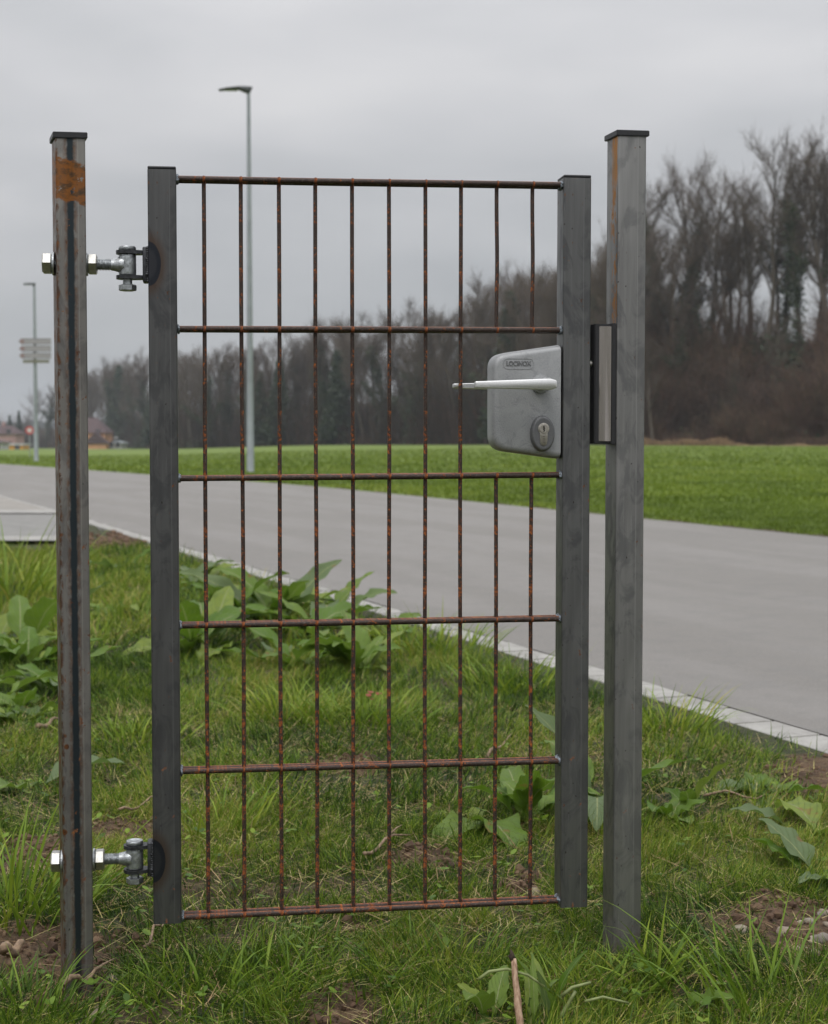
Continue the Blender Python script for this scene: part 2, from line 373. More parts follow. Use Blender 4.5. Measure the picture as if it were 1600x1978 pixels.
# road
yr = np.concatenate([np.arange(-60, 2, 2.0), np.arange(2, 60, .5), np.arange(60, 330, 5.0)])
V = []; 
for yv in yr:
    a, b = nearX2(yv)+.004/NN.x, farX(yv)
    for t in np.linspace(0, 1, 9):
        x = a + (b-a)*t; V.append((x, yv, float(hgt(x, yv)) + .004 + .03*(1-(2*t-1)**2)*.6))
n = len(yr); I = np.arange(n*9).reshape(n, 9)
Fq = np.stack([I[:-1, :-1], I[:-1, 1:], I[1:, 1:], I[1:, :-1]], -1).reshape(-1, 4)
me = npmesh('road', np.array(V), [Fq])
m, kk = mat('asphalt'); oc = kk.n('ShaderNodeTexCoord').outputs['Object']
rot = kk.n('ShaderNodeMapping', {'Vector': oc, 'Rotation': (0, 0, -math.atan(-cN[0])), 'Scale': (1, 1, 1)}).outputs[0]
g = kk.noise(oc, 260, 4, .8); p1 = kk.noise(kk.vmul(rot, (1.6, .25, 1)), 1.0, 4, .6); p2 = kk.noise(oc, 7, 5, .65)
c = kk.mix(kk.step(g, .25, .75), (.125, .117, .107), (.255, .240, .222))
c = kk.mix(kk.math('MULTIPLY', kk.step(p1, .4, .62), .45), c, (.245, .232, .220))
c = kk.mix(kk.math('MULTIPLY', kk.step(p2, .46, .66), .22), c, (.135, .132, .130))
stain = kk.step(kk.noise(kk.vmul(rot, (.9, .5, 1)), 1.3, 6, .7, 1.2), .55, .62)
c = kk.mix(kk.math('MULTIPLY', stain, .10), c, (.12, .115, .112))
spots = kk.step(kk.n('ShaderNodeTexVoronoi', {'Vector': oc, 'Scale': 70.0}).outputs[0], .16, .10)
c = kk.mix(kk.math('MULTIPLY', spots, .35), c, (.42, .41, .39))
bp = kk.n('ShaderNodeBump', {'Height': kk.math('ADD', g, kk.noise(oc, 90, 3, .6)), 'Strength': .7, 'Distance': .004})
finish(kk, Base_Color=c, Roughness=.82, Normal=bp.outputs[0])
tag(link('road', me, m, smooth=True), kind='structure')

# kerb stones, set flush along the near edge
bm = bmesh.new(); t = -8.0; P0 = Vector((float(nearX(3.0)), 3.0, 0)); R = random.Random(3)
while t < 22:
    L = .205
    mid = P0 + TN*(t+L/2) + NN*(-KW/2 - .006 + R.uniform(-.002, .002))
    z = R.uniform(.004, .009) + float(hgt(mid.x, mid.y))
    MM = Matrix.Translation((mid.x, mid.y, z)) @ Matrix((( NN.x, TN.x, 0, 0), (NN.y, TN.y, 0, 0), (0, 0, 1, 0), (0, 0, 0, 1))) @ Matrix.Rotation(R.uniform(-.006, .006), 4, 'Z') @ Matrix.Rotation(R.uniform(-.01, .01), 4, 'X')
    box(bm, -KW/2, KW/2, -L/2+.0045, L/2-.0045, -.08, 0, .004, 2, MM)
    t += L
def concmat(name, lo, hi, sc=40):
    m, kk = mat(name); oc = kk.n('ShaderNodeTexCoord').outputs['Object']
    g = kk.noise(oc, sc*6, 4, .7); p = kk.noise(oc, sc*.18, 4, .6); q = kk.noise(oc, sc, 4, .65)
    c = kk.mix(kk.step(p, .35, .65), lo, hi)
    c = kk.mix(kk.math('MULTIPLY', kk.step(g, .4, .7), .3), c, [v*.7 for v in lo])
    c = kk.mix(kk.math('MULTIPLY', kk.step(q, .55, .7), .35), c, [v*.62 for v in lo])
    bp = kk.n('ShaderNodeBump', {'Height': kk.math('ADD', g, q), 'Strength': .5, 'Distance': .003})
    finish(kk, Base_Color=c, Roughness=.85, Normal=bp.outputs[0]); return m
M['granite'] = concmat('kerb_granite', (.26, .25, .232), (.37, .358, .335))
M['concrete'] = concmat('driveway_concrete', (.23, .215, .19), (.29, .27, .245), 15)
M['drive'] = concmat('driveway_asphalt', (.19, .185, .175), (.23, .225, .21), 30)
tag(frombm('kerb', bm, M['granite']), kind='structure')

# side driveway joining the road at the left
def strip(name, y0, y1, z, mt, x0=-16, xmax=99):
    V = []; F = []; N = 24
    xa = float(nearX((y0+y1)/2))-KW-.05
    for i in range(N+1):
        for yv in (y0, y1):
            xe = min(float(nearX(yv))-KW-.03, xmax); x = x0 + (xe-x0)*i/N; V.append((x, yv, float(hgt(x, yv)) + z))
        if i: j = 2*i; F.append((j-2, j, j+1, j-1))
    return tag(frompy(name, V, F, mt), kind='structure')
yA, yB, yC, yD, yE = [G(60, v).y for v in (1052, 1043, 997, 989, 958)]
XE = G(148, 1047).x
strip('driveway_edging', yA, yB-.03, .030, M['granite'], xmax=XE); strip('driveway', yB, yC-.06, .022, M['drive'], xmax=XE)
strip('driveway_apron_edging', yC, yD-.1, .030, M['granite']); strip('driveway_apron', yD, yE+2.5, .024, M['concrete'])

# ------------------------------------------------------------------ grass
def grassmat(name, stops, trans=.25):
    m, kk = mat(name); tn = kk.n('ShaderNodeAttribute', attribute_name='tone').outputs['Fac']
    c = kk.ramp(tn, stops)
    pb = kk.n('ShaderNodeBsdfPrincipled', {'Base Color': c, 'Roughness': .5, 'Specular IOR Level': .28})
    tr = kk.n('ShaderNodeBsdfTranslucent', {'Color': c})
    mx = kk.n('ShaderNodeMixShader', {0: trans, 1: pb.outputs[0], 2: tr.outputs[0]})
    kk.n('ShaderNodeOutputMaterial', {0: mx.outputs[0]}); return m
GST = [(0.0, (.020, .048, .007)), (.2, (.066, .130, .013)), (.4, (.145, .235, .020)), (.58, (.250, .325, .032)), (.72, (.35, .33, .07)), (.84, (.50, .41, .20)), (.92, (.36, .24, .12)), (1.0, (.20, .115, .06))]
M['grass'] = grassmat('lawn_blades', GST)
M['fgrass'] = grassmat('meadow_blades', [(0.0, (.085, .130, .014)), (.5, (.150, .215, .022)), (.85, (.215, .275, .034)), (1.0, (.28, .31, .07))])
def blades(x, y, z, H, az, lean, curl, W, tone, K=3):
    """vectorised blades: K segments tapering to a point"""
    n = len(x); ts = np.linspace(0, 1, K+1); V = np.zeros((n, 2*K+1, 3)); px, py, pz = x.copy(), y.copy(), z.copy()
    ang = lean.copy(); dx, dy = np.cos(az), np.sin(az)
    face = RNG.uniform(0, 2*np.pi, n); sx, sy = np.cos(face), np.sin(face)
    for i, t in enumerate(ts):
        wd = W*(1-t**1.6)*.5*(1 if i else .75)
        if i < K:
            V[:, 2*i, 0] = px-sx*wd; V[:, 2*i, 1] = py-sy*wd; V[:, 2*i, 2] = pz
            V[:, 2*i+1, 0] = px+sx*wd; V[:, 2*i+1, 1] = py+sy*wd; V[:, 2*i+1, 2] = pz
        else: V[:, 2*i, 0] = px; V[:, 2*i, 1] = py; V[:, 2*i, 2] = pz
        L = H/K; px = px + np.sin(ang)*dx*L; py = py + np.sin(ang)*dy*L; pz = pz + np.cos(ang)*L
        ang = ang + curl/K
    b = (np.arange(n)*(2*K+1))[:, None]
    Q = np.concatenate([b + np.array([[2*i, 2*i+1, 2*i+3, 2*i+2]]) for i in range(K-1)], 0)
    T = b + np.array([[2*K-2, 2*K-1, 2*K]])
    return V.reshape(-1, 3), Q, T, np.repeat(tone, 2*K+1)
def merge(name, parts, mt, **tg):
    Vs, Qs, Ts, Ns = [], [], [], []; o = 0
    for v, q, t, tn in parts:
        Vs.append(v); Qs.append(q+o); Ts.append(t+o); Ns.append(tn); o += len(v)
    me = npmesh(name, np.concatenate(Vs), [np.concatenate(Qs), np.concatenate(Ts)], tone=np.concatenate(Ns))
    return tag(link(name, me, mt), **tg)
def offlimits(x, y):
    k_ = kdist(x, y)
    drv = (y > yA-.05) & (y < yE+2.6) & ((x < XE+.02) | (y > yC-.3))
    return (k_ > -(KW+.02)) | ((k_ > -(KW+.14)) & (RNG.random(len(x)) > .12)) | drv
def zone(n, x0, x1, y0, y1): return RNG.uniform(x0, x1, n), RNG.uniform(y0, y1, n)
parts = []
def lawn(n, x0, x1, y0, y1, hs, wd):
    x, y = zone(n, x0, x1, y0, y1)
    b = bare(x, y); clump = fbm(x, y, 11, 51, 3); mac = fbm(x, y, 2.2, 57, 3)
    keep = (RNG.random(n) < (1-.93*b)*(.45+.9*sstep(.35, .6, clump))) & ~offlimits(x, y)
    mul = ((x-G(225, 1030).x)**2 + ((y-G(225, 1045).y)*.5)**2) < .35; keep &= ~mul
    x, y, b, clump, mac = x[keep], y[keep], b[keep], clump[keep], mac[keep]; n = len(x)
    H = hs*(.45+.75*RNG.random(n)**1.2)*(.45+1.05*clump)*(1-.35*b)
    az = RNG.uniform(0, 2*np.pi, n)*.7 + 6*fbm(x, y, 5, 61, 2)
    lean = RNG.uniform(.1, 1.35, n); curl = RNG.uniform(-.4, 1.8, n)
    tone = np.clip(.04 + .60*RNG.random(n)**1.15 + .70*(mac-.5) + .25*(clump-.5), 0, .74)
    dry = RNG.random(n) < .05 + .12*sstep(.5, .68, fbm(x, y, 4.0, 71, 3)) + .15*b
    tone = np.where(dry, RNG.uniform(.76, 1.0, n), tone); lean = np.where(dry, lean+.5, lean)
    parts.append(blades(x, y, soilz(x, y)-.003, H, az, lean, curl, wd*RNG.uniform(.6, 1.25, n), tone))
lawn(330000, -1.15, 1.15, 1.45, 3.0, .044, .0020)
lawn(190000, -1.6, 1.5, 3.0, 5.2, .055, .0030)
lawn(120000, -3.4, .6, 5.2, 10.8, .095, .0055)
# thatch: dead flattened straw between the blades
x, y = zone(34000, -1.3, 1.3, 1.5, 4.2); kq = ~offlimits(x, y) & (RNG.random(len(x)) > .8*bare(x, y)); x, y = x[kq], y[kq]; n = len(x)
parts.append(blades(x, y, soilz(x, y)+.006, RNG.uniform(.02, .075, n), RNG.uniform(0, 6.28, n), RNG.uniform(1.2, 1.5, n), RNG.uniform(-.1, .3, n), RNG.uniform(.0012, .0028, n), RNG.uniform(.70, 1.0, n)))
lawn(60000, -3.2, -1.15, 1.5, 3.0, .05, .0034); lawn(60000, -3.6, -1.6, 3.0, 5.2, .06, .0045); lawn(60000, -7.5, -3.4, 3.0, 10.8, .10, .008); lawn(40000, 1.15, 2.0, 1.0, 2.6, .05, .0028)
merge('grass', parts, M['grass'], kind='stuff', label='short uneven green grass with straw and bare soil around the gate', cat='grass')
# longer tufts that stand out of the lawn: one object each group of blades one could point at
def tuft(px, py, nb, H, spread, tone, seed, W=.004, leanb=.3, label=None):
    g0 = G(px, py); r = np.random.default_rng(seed); n = nb
    rr = spread*np.sqrt(r.random(n)); a = r.uniform(0, 6.28, n); x = rr*np.cos(a); y = rr*np.sin(a)
    az = a + r.normal(0, .6, n); lean = r.uniform(.02, leanb, n) + rr/spread*.45
    v, q, t, tn = blades(x, y, np.full(n, -.004), H*r.uniform(.45, 1.1, n), az, lean, r.uniform(.3, 1.7, n), W*r.uniform(.6, 1.3, n), np.clip(tone + r.normal(0, .10, n), 0, .95), 5)
    me = npmesh('grass_tuft', v, [q, t], tone=tn); o = link('grass_tuft', me, M['grass']); o.location = (g0.x, g0.y, float(soilz(g0.x, g0.y)))
    return tag(o, label, 'grass tuft', 'longer grass tufts standing out of the lawn')
TUFTS = [(420, 1925, 200, .11, .12, .36, .004, 'dense upright grass tuft in front of the left gate upright, at the bottom edge'),
 (20, 1765, 200, .20, .12, .40, .0055, 'long arching grass tuft left of the left post beside the lower hinge bolt'),
 (40, 1975, 240, .10, .12, .26, .0035, 'dark fine grass tuft at the foot of the left post'),
 (250, 1440, 160, .12, .14, .48, .005, 'bright grass tuft between the left post and the gate, half way down'),
 (25, 1160, 130, .50, .22, .52, .010, 'tallest seedy grass tuft at the left edge near the driveway'),
 (700, 1400, 220, .15, .17, .42, .005, 'broad grass tuft behind the middle wires below the fourth bar'),
 (560, 1385, 170, .14, .15, .55, .005, 'yellowish grass tuft behind the third wire below the fourth bar'),
 (430, 1600, 70, .14, .13, .50, .004, 'loose pale grass tuft right beside the left gate upright'),
 (1500, 1945, 110, .17, .13, .36, .0045, 'long-bladed grass tuft at the lower right corner'),
 (1260, 1900, 40, .13, .05, .42, .005, 'sparse tall grass blades at the foot of the right post'),
 (1130, 1930, 100, .09, .08, .38, .004, 'small grass tuft in front of the gap between gate and right post'),
 (1290, 1420, 120, .17, .12, .50, .005, 'grass tuft by the kerb just right of the right post'),
 (840, 1260, 140, .20, .2, .50, .007, 'grass tuft by the kerb behind the seventh wire'),
 (990, 1330, 120, .17, .18, .46, .006, 'grass tuft by the kerb behind the last two wires'),
 (600, 1890, 140, .08, .12, .33, .0035, 'low dark grass tuft under the middle of the gate'),
 (860, 1870, 130, .075, .11, .32, .0035, 'low grass tuft under the gate left of the dry stalk'),
 (1060, 1150, 1, .1, .1, .4, .004, None)]
for i, (a, b, nb, Hh, sp_, tn, W, lb) in enumerate(TUFTS[:-1]): tuft(a, b, nb, Hh, sp_, tn, 100+i, W, .35, lb)

# meadow blades beyond the road
parts = []
for n, d0, d1, hh, wd in ((90000, 11, 18, .060, .014), (80000, 18, 40, .075, .03), (45000, 40, 110, .10, .08)):
    y = np.exp(RNG.uniform(math.log(d0), math.log(d1), n)); x = RNG.uniform(-.34, .34, n)*y
    kq = x > farX(y)+.03+.16*fbm(x, y, 2.5, 13, 3); x, y = x[kq], y[kq]; n = len(x); cl_ = .65*fbm(x, y, .55, 81, 4) + .35*fbm(x, y, 2.2, 83, 2)
    parts.append(blades(x, y, hgt(x, y), hh*RNG.uniform(.4, 1, n)*(.5+cl_), RNG.uniform(0, 6.28, n), RNG.uniform(.1, .9, n), RNG.uniform(0, 1, n), wd*RNG.uniform(.5, 1.2, n), np.clip(.22+.34*RNG.random(n)+1.7*(cl_-.5), 0, 1)))
merge('field_grass', parts, M['fgrass'], kind='stuff', label='bright green meadow grass beyond the road', cat='grass')

# leaf litter and clods beside the kerb at the left
bm = bmesh.new(); R = random.Random(9); c0 = G(225, 1046)
for i in range(420):
    p = Vector((c0.x + R.gauss(0, .17), c0.y + R.gauss(0, .55), 0))
    if kdist(p.x, p.y) > -KW-.03: continue
    s = R.uniform(.02, .06); q = Matrix.Translation((p.x, p.y, s*.25)) @ Matrix.Rotation(R.uniform(0, 6), 4, 'Z') @ Matrix.Rotation(R.uniform(-.7, .7), 4, 'X')
    r = bmesh.ops.create_icosphere(bm, subdivisions=1, radius=s*.5, matrix=q)
    for v in r['verts']: v.co += Vector((R.uniform(-1, 1), R.uniform(-1, 1), R.uniform(-1, 1)))*s*.12; v.co.z *= .6
for p_, r_ in DS:
    for i in range(int(260*r_/.15)):
        a_ = R.uniform(0, 6.28); q_ = r_*1.05*math.sqrt(R.random()); x_, y_ = p_.x+q_*math.cos(a_), p_.y+q_*math.sin(a_)*1.2
        if float(bare(np.array([x_]), np.array([y_]))[0]) < .4: continue
        s_ = R.uniform(.004, .009) if R.random() < .85 else R.uniform(.009, .016); z_ = float(soilz(x_, y_))
        rv = bmesh.ops.create_icosphere(bm, subdivisions=1, radius=s_*.5*1.3, matrix=Matrix.Translation((x_, y_, z_+s_*.2)) @ Matrix.Rotation(R.uniform(0, 6), 4, 'Z'))
        for v in rv['verts']: v.co += Vector((R.uniform(-1, 1), R.uniform(-1, 1), R.uniform(-1, 1)))*s_*.16
m, kk = mat('brown_litter'); oc = kk.n('ShaderNodeTexCoord').outputs['Object']
finish(kk, Base_Color=kk.ramp(kk.noise(oc, 22, 3, .6), [(.3, (.04, .023, .014)), (.5, (.10, .058, .034)), (.7, (.19, .125, .075))]), Roughness=.95)
tag(frombm('soil_clods', bm, m), 'brown earth clods lying on the bare soil patches and against the kerb', 'soil', kind='stuff')

# ------------------------------------------------------------------ dock plants
m, kk = mat('dock_leaf'); uv = kk.n('ShaderNodeUVMap').outputs[0]; su = kk.n('ShaderNodeSeparateXYZ', {0: uv})
oc = kk.n('ShaderNodeTexCoord').outputs['Object']; oi = kk.n('ShaderNodeObjectInfo').outputs['Random']
dm = kk.math('ABSOLUTE', kk.math('SUBTRACT', su.outputs[0], .5))
vein = kk.math('ABSOLUTE', kk.math('SUBTRACT', kk.math('FRACT', kk.math('SUBTRACT', kk.math('MULTIPLY', su.outputs[1], 9), kk.math('MULTIPLY', dm, 5))), .5))
veinm = kk.math('MULTIPLY', kk.step(vein, .09, .0), .45)
nb = kk.noise(oc, 35, 4, .6)
c = kk.mix(oi, (.080, .160, .010), (.160, .235, .040)); c = kk.mix(kk.step(kk.math('FRACT', kk.math('MULTIPLY', oi, 7.3)), .72, .8), c, (.21, .27, .045)); c = kk.mix(kk.step(kk.math('FRACT', kk.math('MULTIPLY', oi, 13.7)), .8, .86), c, (.13, .18, .08))
c = kk.mix(kk.math('MULTIPLY', kk.step(nb, .45, .65), .4), c, (.11, .17, .06))
c = kk.mix(veinm, c, (.19, .24, .09)); c = kk.mix(kk.step(dm, .035, .012), c, (.27, .30, .13))
c = kk.mix(kk.math('MULTIPLY', kk.step(kk.noise(oc, 22, 3, .5), .66, .72), .7), c, (.22, .11, .04))
bp = kk.n('ShaderNodeBump', {'Height': kk.math('ADD', nb, kk.math('MULTIPLY', veinm, -1.5)), 'Strength': .6, 'Distance': .003})
pb = kk.n('ShaderNodeBsdfPrincipled', {'Base Color': c, 'Roughness': .55, 'Specular IOR Level': .3, 'Normal': bp.outputs[0]})
tr = kk.n('ShaderNodeBsdfTranslucent', {'Color': kk.mix(.35, c, (.2, .35, .02))})
mx = kk.n('ShaderNodeMixShader', {0: .32, 1: pb.outputs[0], 2: tr.outputs[0]}); kk.n('ShaderNodeOutputMaterial', {0: mx.outputs[0]})
M['dock'] = m
M['stem'] = simple('dock_stalk', (.17, .20, .07), .5, 0, 60, .3)
def leafmesh(L, W, elev, droop, az, seed, stalk=.28):
    r = random.Random(seed); NS, NWd = 18, 8; V = []; F = []; UV = []
    p = Vector((0, 0, 0)); ang = elev; ph = r.uniform(0, 6); tw = r.uniform(-.5, .5); side = Vector((-math.sin(az), math.cos(az), 0)); fw = Vector((math.cos(az), math.sin(az), 0))
    sl = stalk*L; bend = r.uniform(-.5, .5)
    for i in range(NS+1):
        t = i/NS
        ang2 = ang - droop*t**1.3; d = fw*math.cos(ang2) + Vector((0, 0, 1))*math.sin(ang2)
        up = -fw*math.sin(ang2) + Vector((0, 0, 1))*math.cos(ang2)
        roll = tw*t; s_ = side*math.cos(roll) + up*math.sin(roll); u_ = up*math.cos(roll) - side*math.sin(roll)
        tt = max(0, (t - .2)/.8)
        if t <= .2: hw = .0028 + (L*.004)
        else: hw = max(.0018, W*.5*(min(1, tt*5.5)**.6)*(1-tt**2.6)**.75*(1+.05*math.sin(tt*25+ph)))
        for j in range(NWd+1):
            a = 2*j/NWd-1
            fold = .30*abs(a)*hw if t > .2 else -.4*hw*(1-abs(a))
            wave = (math.sin(tt*17+ph+(2 if a > 0 else 0))*.20*abs(a)**3*hw + math.sin(tt*31+ph*3+a*4)*.06*hw*abs(a) + .10*hw*mn.noise(Vector((a*2.2, tt*7, ph)))) if t > .2 else 0
            V.append(p + s_*(a*hw) + u_*(fold+wave)); UV.append((j/NWd, t))
        p = p + d*(L+sl)/NS + side*bend*L*.05*t
    for i in range(NS):
        for j in range(NWd):
            a = i*(NWd+1)+j; F.append((a, a+1, a+NWd+2, a+NWd+1))
    me = bpy.data.meshes.new('leaf'); me.from_pydata([tuple(v) for v in V], [], F); ul = me.uv_layers.new(name='UVMap')
    for lp in me.loops: ul.data[lp.index].uv = UV[lp.vertex_index]
    me.update(); return me
def dock(px, py, n, L, W, label, seed, elev=(.25, 1.2), stalkcol=None, group='broad-leaved dock plants in the grass', azs=None, spread=.02):
    g0 = G(px, py); r = random.Random(seed); root = empty('dock_plant', (g0.x, g0.y, float(soilz(g0.x, g0.y))-.005)); tag(root, label, 'weed', group)
    for i in range(n):
        az = azs[i] if azs else 2*math.pi*i/n*1.0 + r.uniform(-.5, .5); k_ = r.uniform(.45, 1.12)
        o = link('leaf', leafmesh(L*k_, W*k_*r.uniform(.85, 1.15), r.uniform(*elev), r.uniform(.5, 1.5), az, seed*50+i), M['dock'], root, True)
        o.location = (r.uniform(-spread, spread), r.uniform(-spread, spread), 0)
    return root
dock(500, 1215, 26, .29, .105, 'largest dock plant, upright leaves in front of the kerb behind the second and third wires', 1, (.5, 1.35), spread=.09)
dock(600, 1240, 18, .28, .100, 'spreading dock plant with a long drooping leaf under the fourth bar', 2, (.2, 1.0), spread=.06)
dock(690, 1300, 14, .21, .085, 'upright dock plant with fan of leaves behind the fifth and sixth wires', 3, (.6, 1.2), spread=.03)
dock(395, 1260, 16, .26, .10, 'dock plant close beside the left gate upright below the fourth bar', 4, (.3, 1.1), spread=.06)
dock(640, 1195, 9, .22, .08, 'dock plant touching the kerb right of the largest one', 5, (.2, 1.0), spread=.06)
dock(40, 1290, 20, .21, .085, 'big-leaved dock plant left of the left post', 6, (.3, 1.2), spread=.06)
dock(55, 1400, 17, .16, .075, 'low grey-green dock plant left of the left post, below the big-leaved one', 7, (.05, .6), spread=.05)
dock(60, 1530, 4, .15, .085, 'small dock with two round leaves at the left edge', 8, (.3, .8), azs=[2.9, .3, 1.4, 4.2])
dock(240, 1105, 8, .24, .10, 'blurred dock plant just behind the mulch between left post and gate', 9, (.3, 1.0), spread=.05)
dock(1010, 1590, 9, .165, .070, 'dock plant with tall leaf and red midrib beside the right gate upright', 10, (.75, 1.35), spread=.015)
dock(935, 1590, 6, .155, .070, 'flat-lying dock leaves behind the ninth wire left of the red-ribbed plant', 11, (.0, .45), spread=.03)
dock(1150, 1560, 4, .19, .08, 'dock leaves in the gap between gate and right post', 12, (.6, 1.3))
dock(1300, 1590, 5, .075, .05, 'small curled dock seedling right of the right post', 13, (.3, 1.0))
dock(1345, 1575, 3, .12, .055, 'single brownish upright dock leaf right of the right post', 14, (.8, 1.3))
dock(1475, 1540, 8, .125, .070, 'reddish dock plant with broad leaves nearest the kerb at right', 15, (.1, .9), spread=.02)
dock(1570, 1610, 8, .14, .068, 'bright dock plant at the right edge above the pebbles', 16, (.0, .7), spread=.03)
dock(1570, 1700, 7, .12, .055, 'drooping dock plant at the right edge touching the bare soil', 17, (-.05, .7), spread=.03)
dock(945, 1965, 3, .085, .040, 'near dock plant with two small upright leaves left of the dry stalk', 18, (.95, 1.3), azs=[2.6, 1.2, 4.4], spread=.012)
r19 = dock(1012, 1992, 2, .165, .085, 'large dock leaf lying toward the left at the bottom edge', 19, (.16, .2), azs=[3.02, 3.5], spread=.004)
r20 = dock(1062, 1975, 14, .085, .013, 'cut narrow-stemmed dock clump right of the dry stalk', 20, (.95, 1.5), spread=.028)
STEMS = [([(925, 1892), (945, 1877), (980, 1872), (1020, 1884), (1052, 1906)], .0022), ([(1085, 1925), (1105, 1908), (1142, 1898)], .0026), ([(1130, 1935), (1165, 1926), (1215, 1938)], .0020), ([(1082, 1968), (1095, 1945), (1112, 1915)], .0030)]
dock(1285, 1965, 4, .075, .045, 'pale ragged seedling at the bottom edge right of the right post', 21, (.4, 1.1))
dock(20, 1250, 12, .24, .10, 'dock plant at the left edge half covered by the tall seedy grass', 23, (.3, 1.1), spread=.07)
dock(90, 1340, 9, .20, .09, 'dock plant whose leaves touch the left side of the left post', 24, (.1, .9), spread=.06)
dock(445, 1180, 14, .27, .10, 'dock plant behind the first and second wires nearest the kerb', 25, (.4, 1.2), spread=.07)
dock(560, 1285, 12, .24, .095, 'dock plant in front of the spreading one behind the third wire', 26, (.1, .9), spread=.05)
dock(15, 1375, 12, .17, .08, 'low dock plant cut by the left edge beside the grey-green one', 27, (.1, .9), spread=.06)
dock(95, 1225, 12, .19, .085, 'dock plant behind the left post, left of the bright grass tuft', 28, (.2, 1.1), spread=.06)
dock(205, 1190, 9, .17, .075, 'dock plant half way between left post and gate, in deep grass', 29, (.1, .8), spread=.05)
dock(380, 1150, 12, .22, .09, 'dock plant right beside the left gate upright nearest the road', 30, (.3, 1.2), spread=.07)
dock(745, 1245, 5, .2, .07, 'dock leaves lying against the kerb behind the sixth wire', 22, (.1, .7), spread=.04)
# clover-like small herbs in the lawn
V = []; F = []; rr = RNG
n = 420; x, y = zone(n, -1.1, 1.1, 1.5, 3.6); kq = ~offlimits(x, y); x, y = x[kq], y[kq]; tn = []
for xi, yi in zip(x, y):
    nl = int(rr.integers(2, 5)); z0 = float(soilz(xi, yi)) + rr.uniform(.012, .035)
    for q in range(nl):
        a = rr.uniform(0, 6.28); s = rr.uniform(.003, .008); el = rr.uniform(-.2, .7)
        d = Vector((math.cos(a)*math.cos(el), math.sin(a)*math.cos(el), math.sin(el))); sdv = Vector((-math.sin(a), math.cos(a), 0)); b = len(V); P = Vector((xi, yi, z0))
        for t_, w_ in ((0, .1), (.45, .55), (1.1, .75), (1.7, .5), (2.0, .05)):
            V += [P + d*s*t_ - sdv*s*w_, P + d*s*t_ + sdv*s*w_]
        F += [(b+2*i, b+2*i+1, b+2*i+3, b+2*i+2) for i in range(4)]; tn += [rr.uniform(.12, .5)]*10
me = npmesh('clover', np.array([tuple(v) for v in V]), [np.array(F)], tone=tn)
tag(link('clover', me, M['grass'], smooth=True), 'small round clover and herb leaves scattered through the lawn', 'ground cover', kind='stuff')

# pebbles
m, kk = mat('pebble_stone'); oc = kk.n('ShaderNodeTexCoord').outputs['Object']; oi = kk.n('ShaderNodeObjectInfo').outputs['Random']
c = kk.ramp(oi, [(0, (.24, .19, .135)), (.35, (.17, .15, .125)), (.7, (.32, .27, .20)), (1, (.16, .115, .08))])
c = kk.mix(kk.math('MULTIPLY', kk.step(kk.noise(oc, 90, 4, .6), .5, .65), .5), c, (.11, .08, .055))
finish(kk, Base_Color=c, Roughness=.8); M['peb'] = m
PB = [(1520, 1803, .021, 'largest pale pebble lying left of the others in the bare soil at right'), (1565, 1788, .013, None), (1590, 1815, .017, 'rounded pebble at the right edge, below the smaller ones'), (1556, 1826, .014, None),
      (1545, 1786, .010, None), (1583, 1765, .010, None), (1597, 1760, .014, None), (1570, 1815, .010, None), (1539, 1829, .009, None), (1598, 1795, .009, None), (1575, 1842, .011, None), (1430, 1795, .018, 'dark stone half hidden in grass left of the pebbles'),
      (22, 1842, .012, 'lone tan pebble on the bare soil left of the left post'), (182, 1962, .017, 'pale oval pebble at the foot of the left post'), (196, 1945, .011, 'grey pebble just behind the pale oval one'), (222, 1880, .016, 'grey stone in the grass right of the left post foot'),
      (1033, 1722, .015, 'brown stone behind the last wire under the bottom bar'), (150, 1988, .014, 'flat pebble at the bottom edge below the left post')]
for i, (a, b, s, lb) in enumerate(PB):
    g0 = G(a, b); s *= .8; R = random.Random(i+40); bm = bmesh.new(); r = bmesh.ops.create_icosphere(bm, subdivisions=3, radius=s)
    ax = (R.uniform(.85, 1.25), R.uniform(.75, 1), R.uniform(.6, .8)); o3 = Vector((R.random()*9, R.random()*9, 0))

    for v in bm.verts:
        f = 1 + .38*mn.noise(v.co/s*.9 + o3) + .10*mn.noise(v.co/s*3 + o3)
        v.co = Vector((v.co.x*ax[0], v.co.y*ax[1], v.co.z*ax[2]))*f
    o = frombm('pebble', bm, M['peb'], smooth=True); o.location = (g0.x, g0.y, float(soilz(g0.x, g0.y)) + s*.05); o.rotation_euler = (R.uniform(-.3, .3), R.uniform(-.3, .3), R.uniform(0, 6))
    tag(o, lb or 'small pebble among others in the bare soil at the right edge', 'pebble', 'pebbles lying in the bare soil')
# dry stalk and twigs
def tube(bm, pts, rad, n=8):
    prev = None
    for i, (p, r) in enumerate(zip(pts, rad)):
        p = Vector(p); d = (Vector(pts[min(i+1, len(pts)-1)]) - Vector(pts[max(i-1, 0)])).normalized(); q = Vector((0, 0, 1)).rotation_difference(d)
        ring = [bm.verts.new(p + q @ Vector((math.cos(2*math.pi*k_/n)*r, math.sin(2*math.pi*k_/n)*r, 0))) for k_ in range(n)]
        if prev:
            for k_ in range(n): bm.faces.new((prev[k_], prev[(k_+1) % n], ring[(k_+1) % n], ring[k_]))
        else: bm.faces.new(ring[::-1])
        prev = ring
    bm.faces.new(prev)
m, kk = mat('dry_stalk'); oc = kk.n('ShaderNodeTexCoord').outputs['Object']
c = kk.ramp(kk.noise(kk.vmul(oc, (300, 300, 14)), 1.0, 4, .6), [(.3, (.17, .09, .05)), (.5, (.36, .23, .15)), (.7, (.50, .36, .25))])
finish(kk, Base_Color=c, Roughness=.7); M['dry'] = m
Y0 = 1.83; pa, pb_ = at(1006, 1990, Y0), at(992, 1852, Y0+.03)
